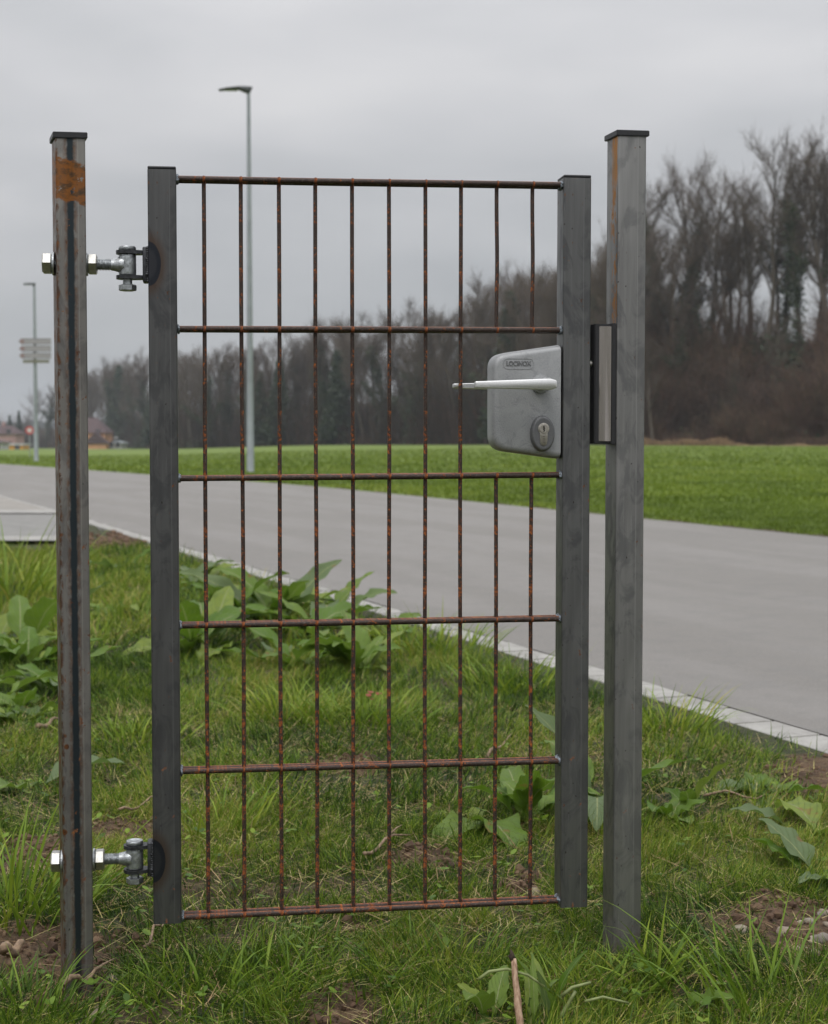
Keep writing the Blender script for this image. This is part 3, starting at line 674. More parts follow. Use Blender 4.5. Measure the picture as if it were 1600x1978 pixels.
root = empty('dry_stalk', (pa.x, pa.y, 0)); tag(root, 'broken upright reddish dry stalk standing at the bottom edge right of centre', 'stalk')
bm = bmesh.new(); L = []
for i in range(9):
    t = i/8; p = pa.lerp(pb_, t) - Vector((pa.x, pa.y, 0)); p.x += .0004*math.sin(i*1.9); L.append(p)
tube(bm, [Vector((L[0].x, L[0].y, 0))] + L, [.0048] + [.0047-.0012*i/8 + (.0006 if i == 3 else 0) for i in range(9)]); frombm('stem', bm, M['dry'], root, True)
bm = bmesh.new(); q = L[-1]
tube(bm, [q - Vector((0, 0, .003)), q+Vector((-.003, 0, .004)), q+Vector((-.002, 0, .007)), q+Vector((-.004, .002, .011))], [.0036, .0040, .0020, .0006]); frombm('broken_tip', bm, M['dark_metal'] if 0 else simple('stalk_rot', (.045, .028, .018), .9, 0, 200, .4, .6), root, True)
for pts_, r_ in STEMS:
    P_ = [at(a, b, 1.86) - r20.location for a, b in pts_]; Q_ = []
    for q0, q1 in zip(P_, P_[1:]): Q_ += [q0, q0.lerp(q1, .5)]
    Q_.append(P_[-1]); bm = bmesh.new(); tube(bm, Q_, [r_*(1-.35*i/len(Q_)) for i in range(len(Q_))], 8); frombm('leaf_stalk', bm, M['stem'], r20, True)
M['twig'] = simple('dry_twig', (.24, .165, .105), .8, 0, 120, .4)
TW = [((120, 1935), (200, 1905), .0045, 'pale dry twig lying against the foot of the left post'), ((230, 1590), (300, 1560), .003, 'thin twig on the ground left of the gate beside the lower hinge'), ((75, 1425), (112, 1405), .007, 'short pale stick by the dock leaves left of the left post'),
      ((700, 1672), (790, 1628), .0035, 'thin brown twig behind the sixth wire'), ((280, 1850), (320, 1800), .0025, 'thin straw stem below the left gate upright'), ((1360, 1552), (1480, 1558), .003, 'thin pale stem lying under the reddish dock'), ((940, 1480), (985, 1440), .004, 'short grey stick behind the ninth wire'),
      ((8, 1880), (45, 1862), .010, 'thick weathered stick on bare soil left of the left post')]
for i, (a, b, r, lb) in enumerate(TW):
    A, B = G(*a), G(*b); R = random.Random(i+5); bm = bmesh.new(); pts = []
    for j in range(7):
        t = j/6; p = A.lerp(B, t)-A; p.z = .016 + r + .006*math.sin(j*1.3+i) + R.uniform(0, .004); p.x += R.uniform(-.003, .003); pts.append(p)
    tube(bm, pts, [r*(1-.6*j/6) for j in range(7)], 7)
    if i in (0, 3): p = pts[3]; tube(bm, [p, p+Vector((.02, .03, .012)), p+Vector((.03, .06, .01))], [r*.5, r*.4, r*.15], 5)
    o = frombm('twig', bm, M['twig'], smooth=True); o.location = (A.x, A.y, 0); tag(o, lb, 'twig', 'dry twigs lying in the grass')
# a few red dead leaves
bm = bmesh.new(); g0 = G(722, 1385); R = random.Random(2)
for i in range(7):
    p = Vector((R.uniform(-.04, .04), R.uniform(-.03, .03), R.uniform(.05, .075))); s = R.uniform(.006, .012); q = Matrix.Translation(p) @ Matrix.Rotation(R.uniform(0, 6), 4, 'Z') @ Matrix.Rotation(R.uniform(-.8, .8), 4, 'X')
    vs = [bm.verts.new(q @ Vector((math.cos(k_)*s, math.sin(k_)*s*.6, .2*s*math.cos(2*k_)))) for k_ in np.linspace(0, 6.28, 9)[:-1]]; bm.faces.new(vs)
o = frombm('dead_leaves', bm, simple('red_leaf', (.20, .045, .02), .7)); o.location = g0; tag(o, 'small patch of red-brown withered leaves in the grass behind the fifth and sixth wires', 'leaves')
# ------------------------------------------------------------------ gate
YAW = .1449; GP = Vector((-.2817, 2.0612, 0)); cy, sy_ = math.cos(YAW), math.sin(YAW)
def GL(px, py, w=0.0):
    """point of the gate's own frame (u along it, w depth, z) seen at a photo point, at depth w"""
    r = ray(px, py); c = Vector((0, 0, CAMH)) - GP
    rl = Vector((r[0]*cy + r[1]*sy_, -r[0]*sy_ + r[1]*cy, r[2])); cl_ = Vector((c.x*cy + c.y*sy_, -c.x*sy_ + c.y*cy, c.z))
    t = (w - cl_.y)/rl.y; return cl_ + rl*t
gate = empty('metal_gate', GP, YAW)
tag(gate, 'small raw steel garden gate of rusty welded wire grid between two dark square uprights', 'gate')
def rtube(name, foot, H, mt, loc, rz=0, parent=None, r=.003):
    bm = bmesh.new(); A = [bm.verts.new((x, y, 0)) for x, y in foot]; B = [bm.verts.new((x, y, H)) for x, y in foot]
    bm.faces.new(A[::-1]); bm.faces.new(B)
    for i in range(len(foot)): bm.faces.new((A[i], A[(i+1) % 4], B[(i+1) % 4], B[i]))
    bm.edges.ensure_lookup_table(); ve = [e for e in bm.edges if abs(e.verts[0].co.z-e.verts[1].co.z) > H/2]
    bmesh.ops.bevel(bm, geom=ve, offset=r, segments=5, affect='EDGES', profile=.5)
    o = frombm(name, bm, mt, parent, angle=30); o.location = loc; o.rotation_euler = (0, 0, rz); return o
FW = -.015; SD = .040
def stile(xl, xr, ytop, ybot, tint, base):
    a, b = GL(xl, 1050, FW), GL(xr, 1050, FW); zt = GL((xl+xr)/2, ytop, FW).z; zb = GL((xl+xr)/2, ybot, FW).z; Wd = b.x-a.x
    mt = steel('stile_steel', base, .10, tint=[(0.0, z-zb, .0165, .029) for z in tint] if tint else None)
    o = rtube('upright', [(0, 0), (Wd, 0), (Wd, SD), (0, SD)], zt-zb, mt, (a.x, FW, zb), 0, gate, .0028)
    bm = bmesh.new(); box(bm, .0002, Wd-.0002, .0002, SD-.0002, 0, .0040, .0016, 3); c = frombm('end_cap', bm, M['plastic'], o, angle=40); c.location = (0, 0, zt-zb+.0002)
    return o, a.x, b.x, zb
HZ = [GL(262, 512, .005).z, GL(276, 1657, .005).z]
sl, sl0, sl1, slz = stile(290.5, 345.5, 326.5, 1785, HZ, (.112, .112, .112))
sr, sr0, sr1, srz = stile(1086.5, 1139.5, 343, 1753, None, (.145, .145, .144))
ROWL = [345, 635, 924, 1208.5, 1490, 1771.5]; ROWR = [356.5, 637.5, 917.5, 1195.5, 1470.7, 1740.5]
RB, RV = .0040, .0028; WB = .0070
zrow = []
for i in range(6):
    A, B = GL(365, ROWL[i], -WB), GL(1065, ROWR[i], -WB); s = (B.z-A.z)/(B.x-A.x); zrow.append((A.z - s*A.x, s))
def zr(i, u): return zrow[i][0] + zrow[i][1]*u
def rodmesh(name, a, b, r, mt, n=10, seg=14, wob=.0006, seed=0):
    a, b = Vector(a), Vector(b); R = random.Random(seed); q = (b-a).to_track_quat('Z', 'Y'); ph = R.uniform(0, 6); bm = bmesh.new(); pts = []
    for i in range(seg+1):
        t = i/seg; o_ = q @ Vector((math.sin(t*5+ph), math.cos(t*4+ph*2), 0))*wob*math.sin(math.pi*t); pts.append(a.lerp(b, t)+o_-a)
    tube(bm, pts, [r]*(seg+1), n); o = frombm(name, bm, mt, gate, angle=60); o.location = a; return o
for i in range(6):
    for s in (-1, 1):
        u0, u1 = sl1-.0005, sr0+.0005
        o = rodmesh('crossbar', (u0, s*WB, zr(i, u0)), (u1, s*WB, zr(i, u1)), RB, M['bar'], 12, 16, .0003, i*3+s)
        for u, sgn in ((sl1, 1), (sr0, -1)):
            R = random.Random(i*7+s+int(sgn)+3); bm = bmesh.new(); rr_ = bmesh.ops.create_icosphere(bm, subdivisions=3, radius=.0054)
            for v in rr_['verts']:
                f = 1 + .35*mn.noise(v.co*260 + Vector((i*3, s*2, sgn*5))); v.co = Vector((v.co.x*.62*f, v.co.y*.95*f, v.co.z*1.08*f))
            wb = frombm('weld_bead', bm, M['weld'], o, smooth=True); wb.location = Vector((u + sgn*.0012, s*WB, zr(i, u))) - o.location
NW = 10; spot = None
for j in range(NW):
    u = .05*j + random.Random(j).uniform(-.0006, .0006)
    for a, b in (((0, 5),) if j < 8 else ((0, 1), (2, 5))):
        o = rodmesh('vertical_wire', (u, 0, zr(b, u)-.0015), (u, 0, zr(a, u)+.0015), RV, M['rod'], 10, 18, .0007, j*11+a)
        for i in range(a, b+1):    # squashed weld spot where wire and bar meet
            if spot is None:
                bm = bmesh.new(); bmesh.ops.create_icosphere(bm, subdivisions=2, radius=.0044, matrix=Matrix.Diagonal((.80, .72, 1.02, 1)))
                ws_ = frombm('weld_spot', bm, M['dot'], o, smooth=True); spot = ws_.data
            else: ws_ = bpy.data.objects.new('weld_spot', spot); COL.objects.link(ws_); ws_.parent = o
            ws_.location = Vector((u, -WB-.0012, zr(i, u))) - o.location

# hinge halves on the gate
def hexprism(bm, c, axis, r, h, ch=.12):
    q = Vector(axis).to_track_quat('Z', 'Y'); prof = [(r*.86, 0), (r, h*ch), (r, h*(1-ch)), (r*.86, h)]; rings = []
    for rr_, z in prof: rings.append([bm.verts.new(Vector(c) + q @ Vector((rr_*math.cos(math.pi/3*i), rr_*math.sin(math.pi/3*i), z))) for i in range(6)])
    for A, B in zip(rings, rings[1:]):
        for i in range(6): bm.faces.new((A[i], A[(i+1) % 6], B[(i+1) % 6], B[i]))
    bm.faces.new(rings[0][::-1]); bm.faces.new(rings[-1])
HW = .005
hinge_u = [GL(246.3, 512, HW).x, GL(260.5, 1657, HW).x]
for hu, hz in zip(hinge_u, HZ):
    root = bpy.data.objects.new('hinge_bracket', None); COL.objects.link(root); root.parent = gate; root.location = (hu, HW, hz); root.empty_display_size = .02
    su = sl0-hu
    bm = bmesh.new()
    for s in (-1, 1):
        n = 18; pts = [(.0150*math.cos(a_), .0150*math.sin(a_)) for a_ in np.linspace(math.pi/2, 3*math.pi/2, n)] + [(su-.005, -.0080), (su+.001, -.0110), (su+.001, .0110), (su-.005, .0080)]
        z0 = s*.0165 - .0024; A = [bm.verts.new((x, y, z0)) for x, y in pts]; B = [bm.verts.new((x, y, z0+.0048)) for x, y in pts]
        bm.faces.new(A[::-1]); f = bm.faces.new(B); m_ = len(pts)
        for i in range(m_): bm.faces.new((A[i], A[(i+1) % m_], B[(i+1) % m_], B[i]))
    frombm('ear', bm, M['dark_metal'], root, angle=40)
    bm = bmesh.new(); box(bm, su-.0075, su+.0002, -.0125, .0125, -.0235, .0235, .002, 2)
    R = random.Random(8)
    for i in range(16):     # fillet weld along the plate
        bmesh.ops.create_icosphere(bm, subdivisions=2, radius=R.uniform(.0022, .0034), matrix=Matrix.Translation((su-.0008+R.uniform(-.0006, .0006), -.0120, -.022+.0029*i)))
    frombm('back_plate', bm, M['dark_metal'], root, angle=50)
    bm = bmesh.new(); lathe(bm, [(.0045, -.033), (.0062, -.0325), (.0062, .0187), (.0062, .0187)], Matrix.Identity(4), 18)
    lathe(bm, [(.0108, .0192), (.0116, .0202), (.0116, .0232), (.0108, .0244), (.0095, .0244), (.0085, .0236)], Matrix.Identity(4), 26)
    pin = frombm('pin', bm, M['galv'], root, angle=40)
    bm = bmesh.new(); hexprism(bm, (0, 0, -.0345), (0, 0, 1), .0118, .0085); frombm('nut', bm, M['galv'], pin, angle=25)

# lock case
lock = bpy.data.objects.new('lock', None); COL.objects.link(lock); lock.parent = gate; lock.empty_display_size = .03
LW0, LW1 = -.0165, .0275
P = [GL(a, b, LW0) for a, b in ((1085, 665), (1085, 887), (952, 868.5), (952, 684.5))]
L0 = P[2].copy(); L0.y = 0; lock.location = (L0.x, 0, L0.z)
def LL(px, py, w): p = GL(px, py, w); return Vector((p.x-L0.x, w, p.z-L0.z))
def roundpoly(pts, rad, n=7):
    out = []; N = len(pts)
    for i in range(N):
        p = Vector(pts[i]); a = Vector(pts[i-1])-p; b = Vector(pts[(i+1) % N])-p; r = rad[i]
        if r <= 0: out.append(tuple(p)); continue
        p0 = p + a.normalized()*r; p1 = p + b.normalized()*r
        for k_ in range(n+1): t = k_/n; q = p0*(1-t)**2 + p*2*t*(1-t) + p1*t*t; out.append((q.x, q.y))
    return out
LP = [(p.x-L0.x, p.z-L0.z) for p in P]
bm = bmesh.new(); poly = roundpoly(LP, [.004, .006, .020, .018]); n = len(poly)
cxy = Vector((sum(p[0] for p in LP)/4, sum(p[1] for p in LP)/4))
def inset(d):   # the case outline drawn in by d, its straight edge at the upright kept
    if not d: return poly
    e = .0006; mt_ = (LP[0][1]-LP[3][1])/(LP[0][0]-LP[3][0]); mb_ = (LP[1][1]-LP[2][1])/(LP[1][0]-LP[2][0]); xr_, xl_ = LP[0][0]-e, LP[2][0]+d
    top = lambda x: LP[3][1] + mt_*(x-LP[3][0]) - d; bot = lambda x: LP[2][1] + mb_*(x-LP[2][0]) + d
    return roundpoly([(xr_, top(xr_)), (xr_, bot(xr_)), (xl_, bot(xl_)), (xl_, top(xl_))], [max(.001, r_-d*.6) for r_ in (.004, .006, .020, .018)])
rings = []
for w_, d in ((LW1, .0055), (LW1-.0015, .003), (LW1-.006, 0), (LW0+.0095, 0), (LW0+.0050, .0009), (LW0+.0022, .0027), (LW0+.0006, .0052), (LW0, .0085)):
    rings.append([bm.verts.new((x, w_, z)) for x, z in (inset(d) if d else poly)])
for A, B in zip(rings, rings[1:]):
    for i in range(n): bm.faces.new((A[i], A[(i+1) % n], B[(i+1) % n], B[i]))
bm.faces.new(rings[0]); bm.faces.new(rings[-1][::-1])
frombm('case', bm, M['cast'], lock, angle=38)
# raised rim of the name field and the lettering cast on the case
def ringpoly(x0, x1, z0, z1, r, n=8):
    return roundpoly([(x0, z0), (x1, z0), (x1, z1), (x0, z1)], [r]*4, n)
a, b = LL(972, 713, LW0), LL(1031.5, 692, LW0); rr_ = (b.z-a.z)*.495
bm = bmesh.new(); prev = None; prof = [(0, .0002), (.0002, -.0007), (.0010, -.0007), (.0012, .0002)]
rs = []
for d, w_ in prof:
    rs.append([bm.verts.new((x, LW0+w_, z)) for x, z in ringpoly(a.x+d, b.x-d, a.z+d, b.z-d, rr_-d)])
for A, B in zip(rs, rs[1:]):
    for i in range(len(A)): bm.faces.new((A[i], A[(i+1) % len(A)], B[(i+1) % len(A)], B[i]))
frombm('badge_rim', bm, M['cast'], lock, angle=40)
fc = bpy.data.curves.new('lettering', 'FONT'); fc.body = 'LOCINOX'; fc.size = .0093; fc.align_x = 'CENTER'; fc.align_y = 'CENTER'; fc.extrude = .0007; fc.bevel_depth = .00018; fc.offset = .00008; fc.space_character = 1.02
to = bpy.data.objects.new('tmp', fc); COL.objects.link(to); bpy.context.view_layer.update()
tm = bpy.data.meshes.new_from_object(to.evaluated_get(bpy.context.evaluated_depsgraph_get())); bpy.data.objects.remove(to)
tm.materials.clear(); lt = link('lettering', tm, simple('cast_letter', (.15, .152, .155), .45, .3), lock)
xs_ = [v.co.x for v in tm.vertices]; zs_ = [v.co.y for v in tm.vertices]; sx_ = (b.x-a.x)*.80/(max(xs_)-min(xs_)); sz_ = (b.z-a.z)*.46/(max(zs_)-min(zs_))
lt.location = ((a.x+b.x)/2, LW0-.0002, (a.z+b.z)/2); lt.rotation_euler = (math.pi/2, 0, 0); lt.scale = (sx_, sz_, 1)
# lever handles: front and, seen past the case, the one on the far side
pc = LL(1044, 742, LW0)
def lever(side):
    w0 = LW0-.050 if side < 0 else LW1+.048
    th = .0042
    if side < 0: e = [LL(919, 749, w0), LL(919, 736.5, w0), LL(1064, 731, w0), LL(1077, 735, w0), LL(1077, 749, w0), LL(1065, 753, w0)]
    else:
        x1 = pc.x+.018; l = LL(874, 742, w0).x; zc = pc.z; e = [Vector((l, 0, zc-.0034)), Vector((l, 0, zc+.0034)), Vector((x1-.008, 0, zc+.0062)), Vector((x1, 0, zc+.003)), Vector((x1, 0, zc-.004)), Vector((x1-.007, 0, zc-.0068))]
    pl = roundpoly([(p.x, p.z) for p in e], [.0022, .0022, .003, .003, .003, .003], 5)
    cx_, cz_ = sum(p[0] for p in pl)/len(pl), sum(p[1] for p in pl)/len(pl); zx = max(p[0] for p in pl)-cx_; zh = .0050
    bm = bmesh.new(); rs = []
    for dd_, d_ in ((0, .0010), (.0011, 0), (.0090, 0), (.0110, .0012)):
        rs.append([bm.verts.new((cx_+(u-cx_)*(1-d_/zx), w0-side*dd_, cz_+(v-cz_)*(1-d_/zh))) for u, v in pl])
    for A, B in zip(rs, rs[1:]):
        for i in range(len(A)): bm.faces.new((A[i], A[(i+1) % len(A)], B[(i+1) % len(A)], B[i]))
    bm.faces.new(rs[0][::-1]); bm.faces.new(rs[-1])
    lo = (pl[0][0], e[0].z+.0004); ex = box(bm, lo[0]+.0004, lo[0]+.0095, min(w0-side*.009, w0-side*.030), max(w0-side*.009, w0-side*.030), e[0].z+.0006, e[1].z-.0004, .002, 3)
    o = frombm('handle', bm, M['alu'], lock, angle=40)
    bm = bmesh.new(); ws = LW0 if side < 0 else LW1
    q = Matrix.Translation((pc.x, ws, pc.z)) @ Matrix.Rotation(math.pi/2 if side < 0 else -math.pi/2, 4, 'X')
    lathe(bm, [(.0128, -.001), (.0128, .004), (.0118, .0058), (.0085, .0064), (.0082, .042), (.0075, .043)], q, 28)
    frombm('rose', bm, M['cast'], o, angle=40); return o
lever(-1); lever(1)
# oval escutcheon and profile cylinder
ec = LL(1050, 837.5, LW0-.009)
bm = bmesh.new(); rs = []
for f, w_ in ((1.13, LW0+.0002), (1.12, LW0-.0050), (1.05, LW0-.0090), (.97, LW0-.0100), (.90, LW0-.0100)):
    rs.append([bm.verts.new((ec.x + .0150*f*math.cos(t), w_, ec.z + .0222*f*math.sin(t))) for t in np.linspace(0, 2*math.pi, 41)[:-1]])
for A, B in zip(rs, rs[1:]):
    for i in range(40): bm.faces.new((A[i], A[(i+1) % 40], B[(i+1) % 40], B[i]))
bm.faces.new(rs[-1])
es = frombm('escutcheon', bm, simple('escutcheon_cast', (.15, .152, .155), .42, .5, 900, .15, .1), lock, angle=40)
kc = LL(1050.5, 828, LW0-.0100); w0 = LW0-.0100
bm = bmesh.new(); pts = []; R1, hw, zb = .0079, .0050, -.0235
for t in np.linspace(math.radians(-50), math.radians(230), 26): pts.append((kc.x + R1*math.cos(t), kc.z + R1*math.sin(t)))
for t in np.linspace(math.pi, 2*math.pi, 10): pts.append((kc.x + hw*math.cos(t), kc.z + zb + hw + hw*math.sin(t)))
prism(bm, pts, lambda u, v, d: Vector((u, d, v)), w0-.0011, w0+.0004, .0004, 2)
kcyl = frombm('key_cylinder', bm, M['key'], lock, angle=30)
bm = bmesh.new(); q = Matrix.Translation((kc.x, w0-.0011, kc.z)) @ Matrix.Rotation(math.pi/2, 4, 'X'); lathe(bm, [(.0062, -.0003), (.0062, .0006), (.0058, .0010), (.0040, .0010)], q, 28)
pg = frombm('plug', bm, M['key'], kcyl, angle=30)
bm = bmesh.new(); zig = [(-.0006, .0040), (.0010, .0036), (.0009, .0016), (.0020, .0006), (.0006, -.0004), (.0014, -.0020), (.0006, -.0042), (-.0008, -.0042), (-.0004, -.0020), (-.0016, -.0006), (-.0005, .0006), (-.0014, .0022)]
prism(bm, [(kc.x+u, kc.z+v) for u, v in zig], lambda u, v, d: Vector((u, d, v)), w0-.00225, w0-.0015); frombm('keyhole', bm, M['hole'], kcyl)
bm = bmesh.new()    # small stamped marks under the plug
for i in range(4): box(bm, kc.x-.0017, kc.x+.0017, w0-.0014, w0-.0010, kc.z-.0110-.0026*i, kc.z-.0098-.0026*i)
frombm('stamp', bm, simple('stamp_dark', (.20, .18, .155), .4, .8), kcyl)
# latch bolts on the closing side
lt_p = [GL(1142, 703, .004), GL(1140, 789.5, .004)]
for p, r_, l_ in ((lt_p[0], .0050, .0070), (lt_p[1], .0040, .0022)):
    bm = bmesh.new(); q = Matrix.Translation((sr1-.001-L0.x, .004, p.z-L0.z)) @ Matrix.Rotation(math.pi/2, 4, 'Y'); lathe(bm, [(r_, 0), (r_, l_), (r_*.75, l_+.001)], q, 20); frombm('latch_bolt', bm, M['zinc'], lock, angle=40)

# ------------------------------------------------------------------ posts
def gplane(px, py, w):
    p = GL(px, py, w); return Vector((GP.x + p.x*cy - p.y*sy_, GP.y + p.x*sy_ + p.y*cy, p.z))
def post(xl, xr, yl, yr, xb, yb, ytop, mt, label, group, capo=.003):
    FL = gplane(xl, yl, FW); FR = gplane(xr, yr, FW)
    BL = at(xb, yb, FL.y+.0395)
    ang = math.atan2(FR.y-FL.y, FR.x-FL.x); d = BL-FL; ca, sa = math.cos(-ang), math.sin(-ang)
    bl = (d.x*ca-d.y*sa, d.x*sa+d.y*ca); Wd = math.hypot(FR.x-FL.x, FR.y-FL.y)
    zt = at((xl+xr)/2, ytop, (FL.y+FR.y)/2).z
    o = rtube('gate_post', [(0, 0), (Wd, 0), (Wd+bl[0], bl[1]), bl], zt+.25, mt, (FL.x, FL.y, -.25), ang, None, .003)
    o.data.transform(Matrix.Translation((0, 0, -.25))); o.location.z = 0
    tag(o, label, 'post', group)
    bm = bmesh.new(); e = capo; ft = [(-e, -e), (Wd+e, -e), (Wd+bl[0]+e, bl[1]+e), (bl[0]-e, bl[1]+e)]
    A = [bm.verts.new((x, y, 0)) for x, y in ft]; B = [bm.verts.new((x, y, .0078)) for x, y in ft]; bm.faces.new(A[::-1]); bm.faces.new(B)
    for i in range(4): bm.faces.new((A[i], A[(i+1) % 4], B[(i+1) % 4], B[i]))
    bmesh.ops.bevel(bm, geom=list(bm.edges), offset=.0008, segments=2, affect='EDGES')
    c = frombm('post_cap', bm, M['plastic'], o, angle=40); c.location = (0, 0, zt-.0005)
    return o, FL, FR, Wd, bl, zt, ang
zb0, zb1 = gplane(136, 384, FW).z, gplane(136, 303, FW).z
mL = steel('left_post_steel', (.22, .21, .195), .14, seam=(.0185, .0080), band=(zb0, zb1), rough=.45)
pL, FLp, FRp, WL, blL, ztL, angL = post(115.5, 173, 1050, 1050, 108, 1035, 266, mL, 'left steel post with orange rust band near its top, carrying the hinge bolts', 'square steel gate posts with black caps')
ztR0 = gplane(1200, 262, FW).z
mR = steel('right_post_steel', (.235, .232, .226), .07, side_rust=(.86, ztR0), rough=.42)
pR, FRl, FRr, WR, blR, ztR, angR = post(1190, 1244.5, 1050, 1050, 1168, 1040, 262, mR, 'right steel post with an orange rust run on its side, carrying the latch keeper', 'square steel gate posts with black caps')
pbvec = lambda P_: Vector(P_)
# weld seam line on the right post front and lip
# hinge bolts through the left post
for hu, hz, (xh, xn) in zip(hinge_u, HZ, (((81, 101), (169, 188)), ((98, 118), (183, 202)))):
    # bolt frame in world, then into post space
    toL = pL.matrix_world
    bpy.context.view_layer.update(); inv = pL.matrix_world.inverted()
    def W_(u, w, z): return Vector((GP.x + u*cy - w*sy_, GP.y + u*sy_ + w*cy, z))
    root = bpy.data.objects.new('hinge_bolt', None); COL.objects.link(root); root.parent = pL; root.empty_display_size = .02
    root.matrix_local = inv @ (Matrix.Translation(W_(hu, HW, hz)) @ Matrix.Rotation(YAW, 4, 'Z'))
    ux = lambda px: GL(px, 1000 if hz < .5 else 700, HW).x - hu
    yv = 1657 if hz < .3 else 512
    U = lambda px: GL(px, yv, HW).x - hu
    h0, h1 = U(xh[0]+1), U(xh[1]); n0, n1 = U(xn[0]+1), U(xn[1])
    bm = bmesh.new(); hexprism(bm, (h0, 0, 0), (1, 0, 0), .0146, h1-h0, .12); frombm('bolt_head', bm, M['zinc'], root, angle=25)
    bm = bmesh.new(); q = Matrix.Translation((h1+.0002, 0, 0)) @ Matrix.Rotation(math.pi/2, 4, 'Y'); lathe(bm, [(.0150, 0), (.0155, .0005), (.0155, .0026), (.0150, .0030)], q, 28); frombm('washer', bm, M['galv'], root, angle=40)
    bm = bmesh.new(); hexprism(bm, (n0, 0, 0), (1, 0, 0), .0146, n1-n0, .12); frombm('nut', bm, M['zinc'], root, angle=25)
    bm = bmesh.new(); q = Matrix.Translation((n0-.003, 0, 0)) @ Matrix.Rotation(math.pi/2, 4, 'Y'); lathe(bm, [(.0150, 0), (.0155, .0005), (.0155, .0026), (.0150, .0030)], q, 28); frombm('washer', bm, M['galv'], root, angle=40)
    # threaded shank
    t0, t1 = h1-.004, -.0205; prof = []; pitch = .0020; x = t0
    while x < t1: prof += [(.0064, x), (.0080, x+pitch*.40), (.0080, x+pitch*.52), (.0064, x+pitch*.92)]; x += pitch
    bm = bmesh.new(); q = Matrix.Rotation(math.pi/2, 4, 'Y'); lathe(bm, prof, q, 24); frombm('threaded_shank', bm, M['galv'], root, angle=60)
    bm = bmesh.new(); lathe(bm, [(.0078, -.0210), (.0082, -.0175), (.0095, -.013), (.0115, -.009), (.012, -.004)], q, 24)
    lathe(bm, [(.0100, -.0138), (.0113, -.0132), (.0116, -.011), (.0116, .011), (.0113, .0132), (.0100, .0138)], Matrix.Identity(4), 30); frombm('eye', bm, M['galv'], root, angle=50)
# keeper on the right post
kp = bpy.data.objects.new('latch_keeper', None); COL.objects.link(kp); kp.parent = pR; kp.empty_display_size = .03
zt_, zb_ = at(1180, 627, FRl.y+.015).z, at(1180, 857, FRl.y+.015).z
# keeper frame: x across the post face, y depth; sits against the left face of the post
def fx(y): return blR[0]*y/blR[1]          # left face of the post at depth y
kp.location = (0, 0, zb_); Hk = zt_-zb_
sa = math.atan2(blR[0], blR[1])
def kquad(x0, x1, y0, y1): # offsets x measured left from post side
    return [(fx(y0)-x0, y0), (fx(y0)-x1, y0), (fx(y1)-x1, y1), (fx(y1)-x0, y1)]
def kprism(name, q, z0, z1, mt, bev, par):
    bm = bmesh.new(); A = [bm.verts.new((x, y, z0)) for x, y in q]; B = [bm.verts.new((x, y, z1)) for x, y in q]; bm.faces.new(A); bm.faces.new(B[::-1]); n_ = len(q)
    for i in range(n_): bm.faces.new((A[i], A[(i+1) % n_], B[(i+1) % n_], B[i]))
    if bev: bmesh.ops.bevel(bm, geom=list(bm.edges), offset=bev, segments=2, affect='EDGES')
    return frombm(name, bm, mt, par, angle=35)
hs_ = kprism('housing', kquad(.0004, .030, .004, .036), 0, Hk, M['plastic'], .0012, kp)
kprism('mounting_flange', kquad(.0002, .0075, .0015, .038), -.001, Hk+.001, M['plastic'], .001, kp)
# stainless strike: flat front and rounded nose towards the gate
xo, xi = .0262, .0080
nose = [(fx(0)-xi, .0005), (fx(0)-.0160, .0005)]
for t in np.linspace(0, 1, 10)[1:]: a_ = math.pi/2*t; nose.append((fx(.008)-.0160-.0125*math.sin(a_), .0005+.017*(1-math.cos(a_))))
nose += [(fx(.02)-.0285, .026), (fx(.02)-.0275, .026), (fx(.008)-.0160, .012), (fx(.004)-xi, .0075)]
kprism('strike_plate', nose, .0035, Hk-.0035, M['stainless'], .0003, kp)

# ------------------------------------------------------------------ street lamps and signs
M['pole'] = simple('galvanised_pole', (.30, .33, .34), .5, .3, 3, .1); M['lampdark'] = simple('lamp_housing', (.06, .068, .068), .5, .2); M['glass'] = simple('lamp_glass', (.12, .14, .13), .2)
def lamp(px, py, ytop, rb, rt, headL, label, kdir=-1):
    g0 = G(px, py); H = at(px, ytop, g0.y).z - g0.z; root = empty('street_lamp', g0); tag(root, label, 'street lamp', 'street lamps beyond the road')
    bm = bmesh.new(); n = 16
    lathe(bm, [(rb*1.05, -.3), (rb*1.05, .02), (rb, .03)] + [(rb + (rt-rb)*t, .03 + (H-.1)*t) for t in (.25, .5, .75, 1)], Matrix.Identity(4), n); frombm('pole', bm, M['pole'], root, angle=40)
    # flat wedge-shaped lamp head reaching to the left
    bm = bmesh.new(); prof = [(.10, .03, .05), (.02, -.10, .16), (-.10, -.07, .26), (-.26, -.005, .28), (-.55, -.015, .27), (-.78, -.035, .18)]
    rs = []
    for x, zb, wd in prof:
        x *= headL/.88; zt = .055 - .09*max(0, -x-.25)**1.3/(.5) if x < 0 else .055
        zt = max(zt, zb+.012); y = wd/2
        rs.append([bm.verts.new((x, -y, (zt+zb)/2+.003)), bm.verts.new((x, -y*.7, zt)), bm.verts.new((x, y*.7, zt)), bm.verts.new((x, y, (zt+zb)/2+.003)), bm.verts.new((x, y*.8, zb)), bm.verts.new((x, -y*.8, zb))])
    for A, B in zip(rs, rs[1:]):
        for i in range(6): bm.faces.new((A[i], A[(i+1) % 6], B[(i+1) % 6], B[i]))
    bm.faces.new(rs[0][::-1]); bm.faces.new(rs[-1]); hd = frombm('lamp_head', bm, M['lampdark'], root, angle=30); hd.location = (0, 0, H)
    bm = bmesh.new(); box(bm, -.62*headL/.88, -.3*headL/.88, -.09, .09, -.028, -.017, .004, 1); frombm('light_panel', bm, M['glass'], hd)
    return root, g0, H
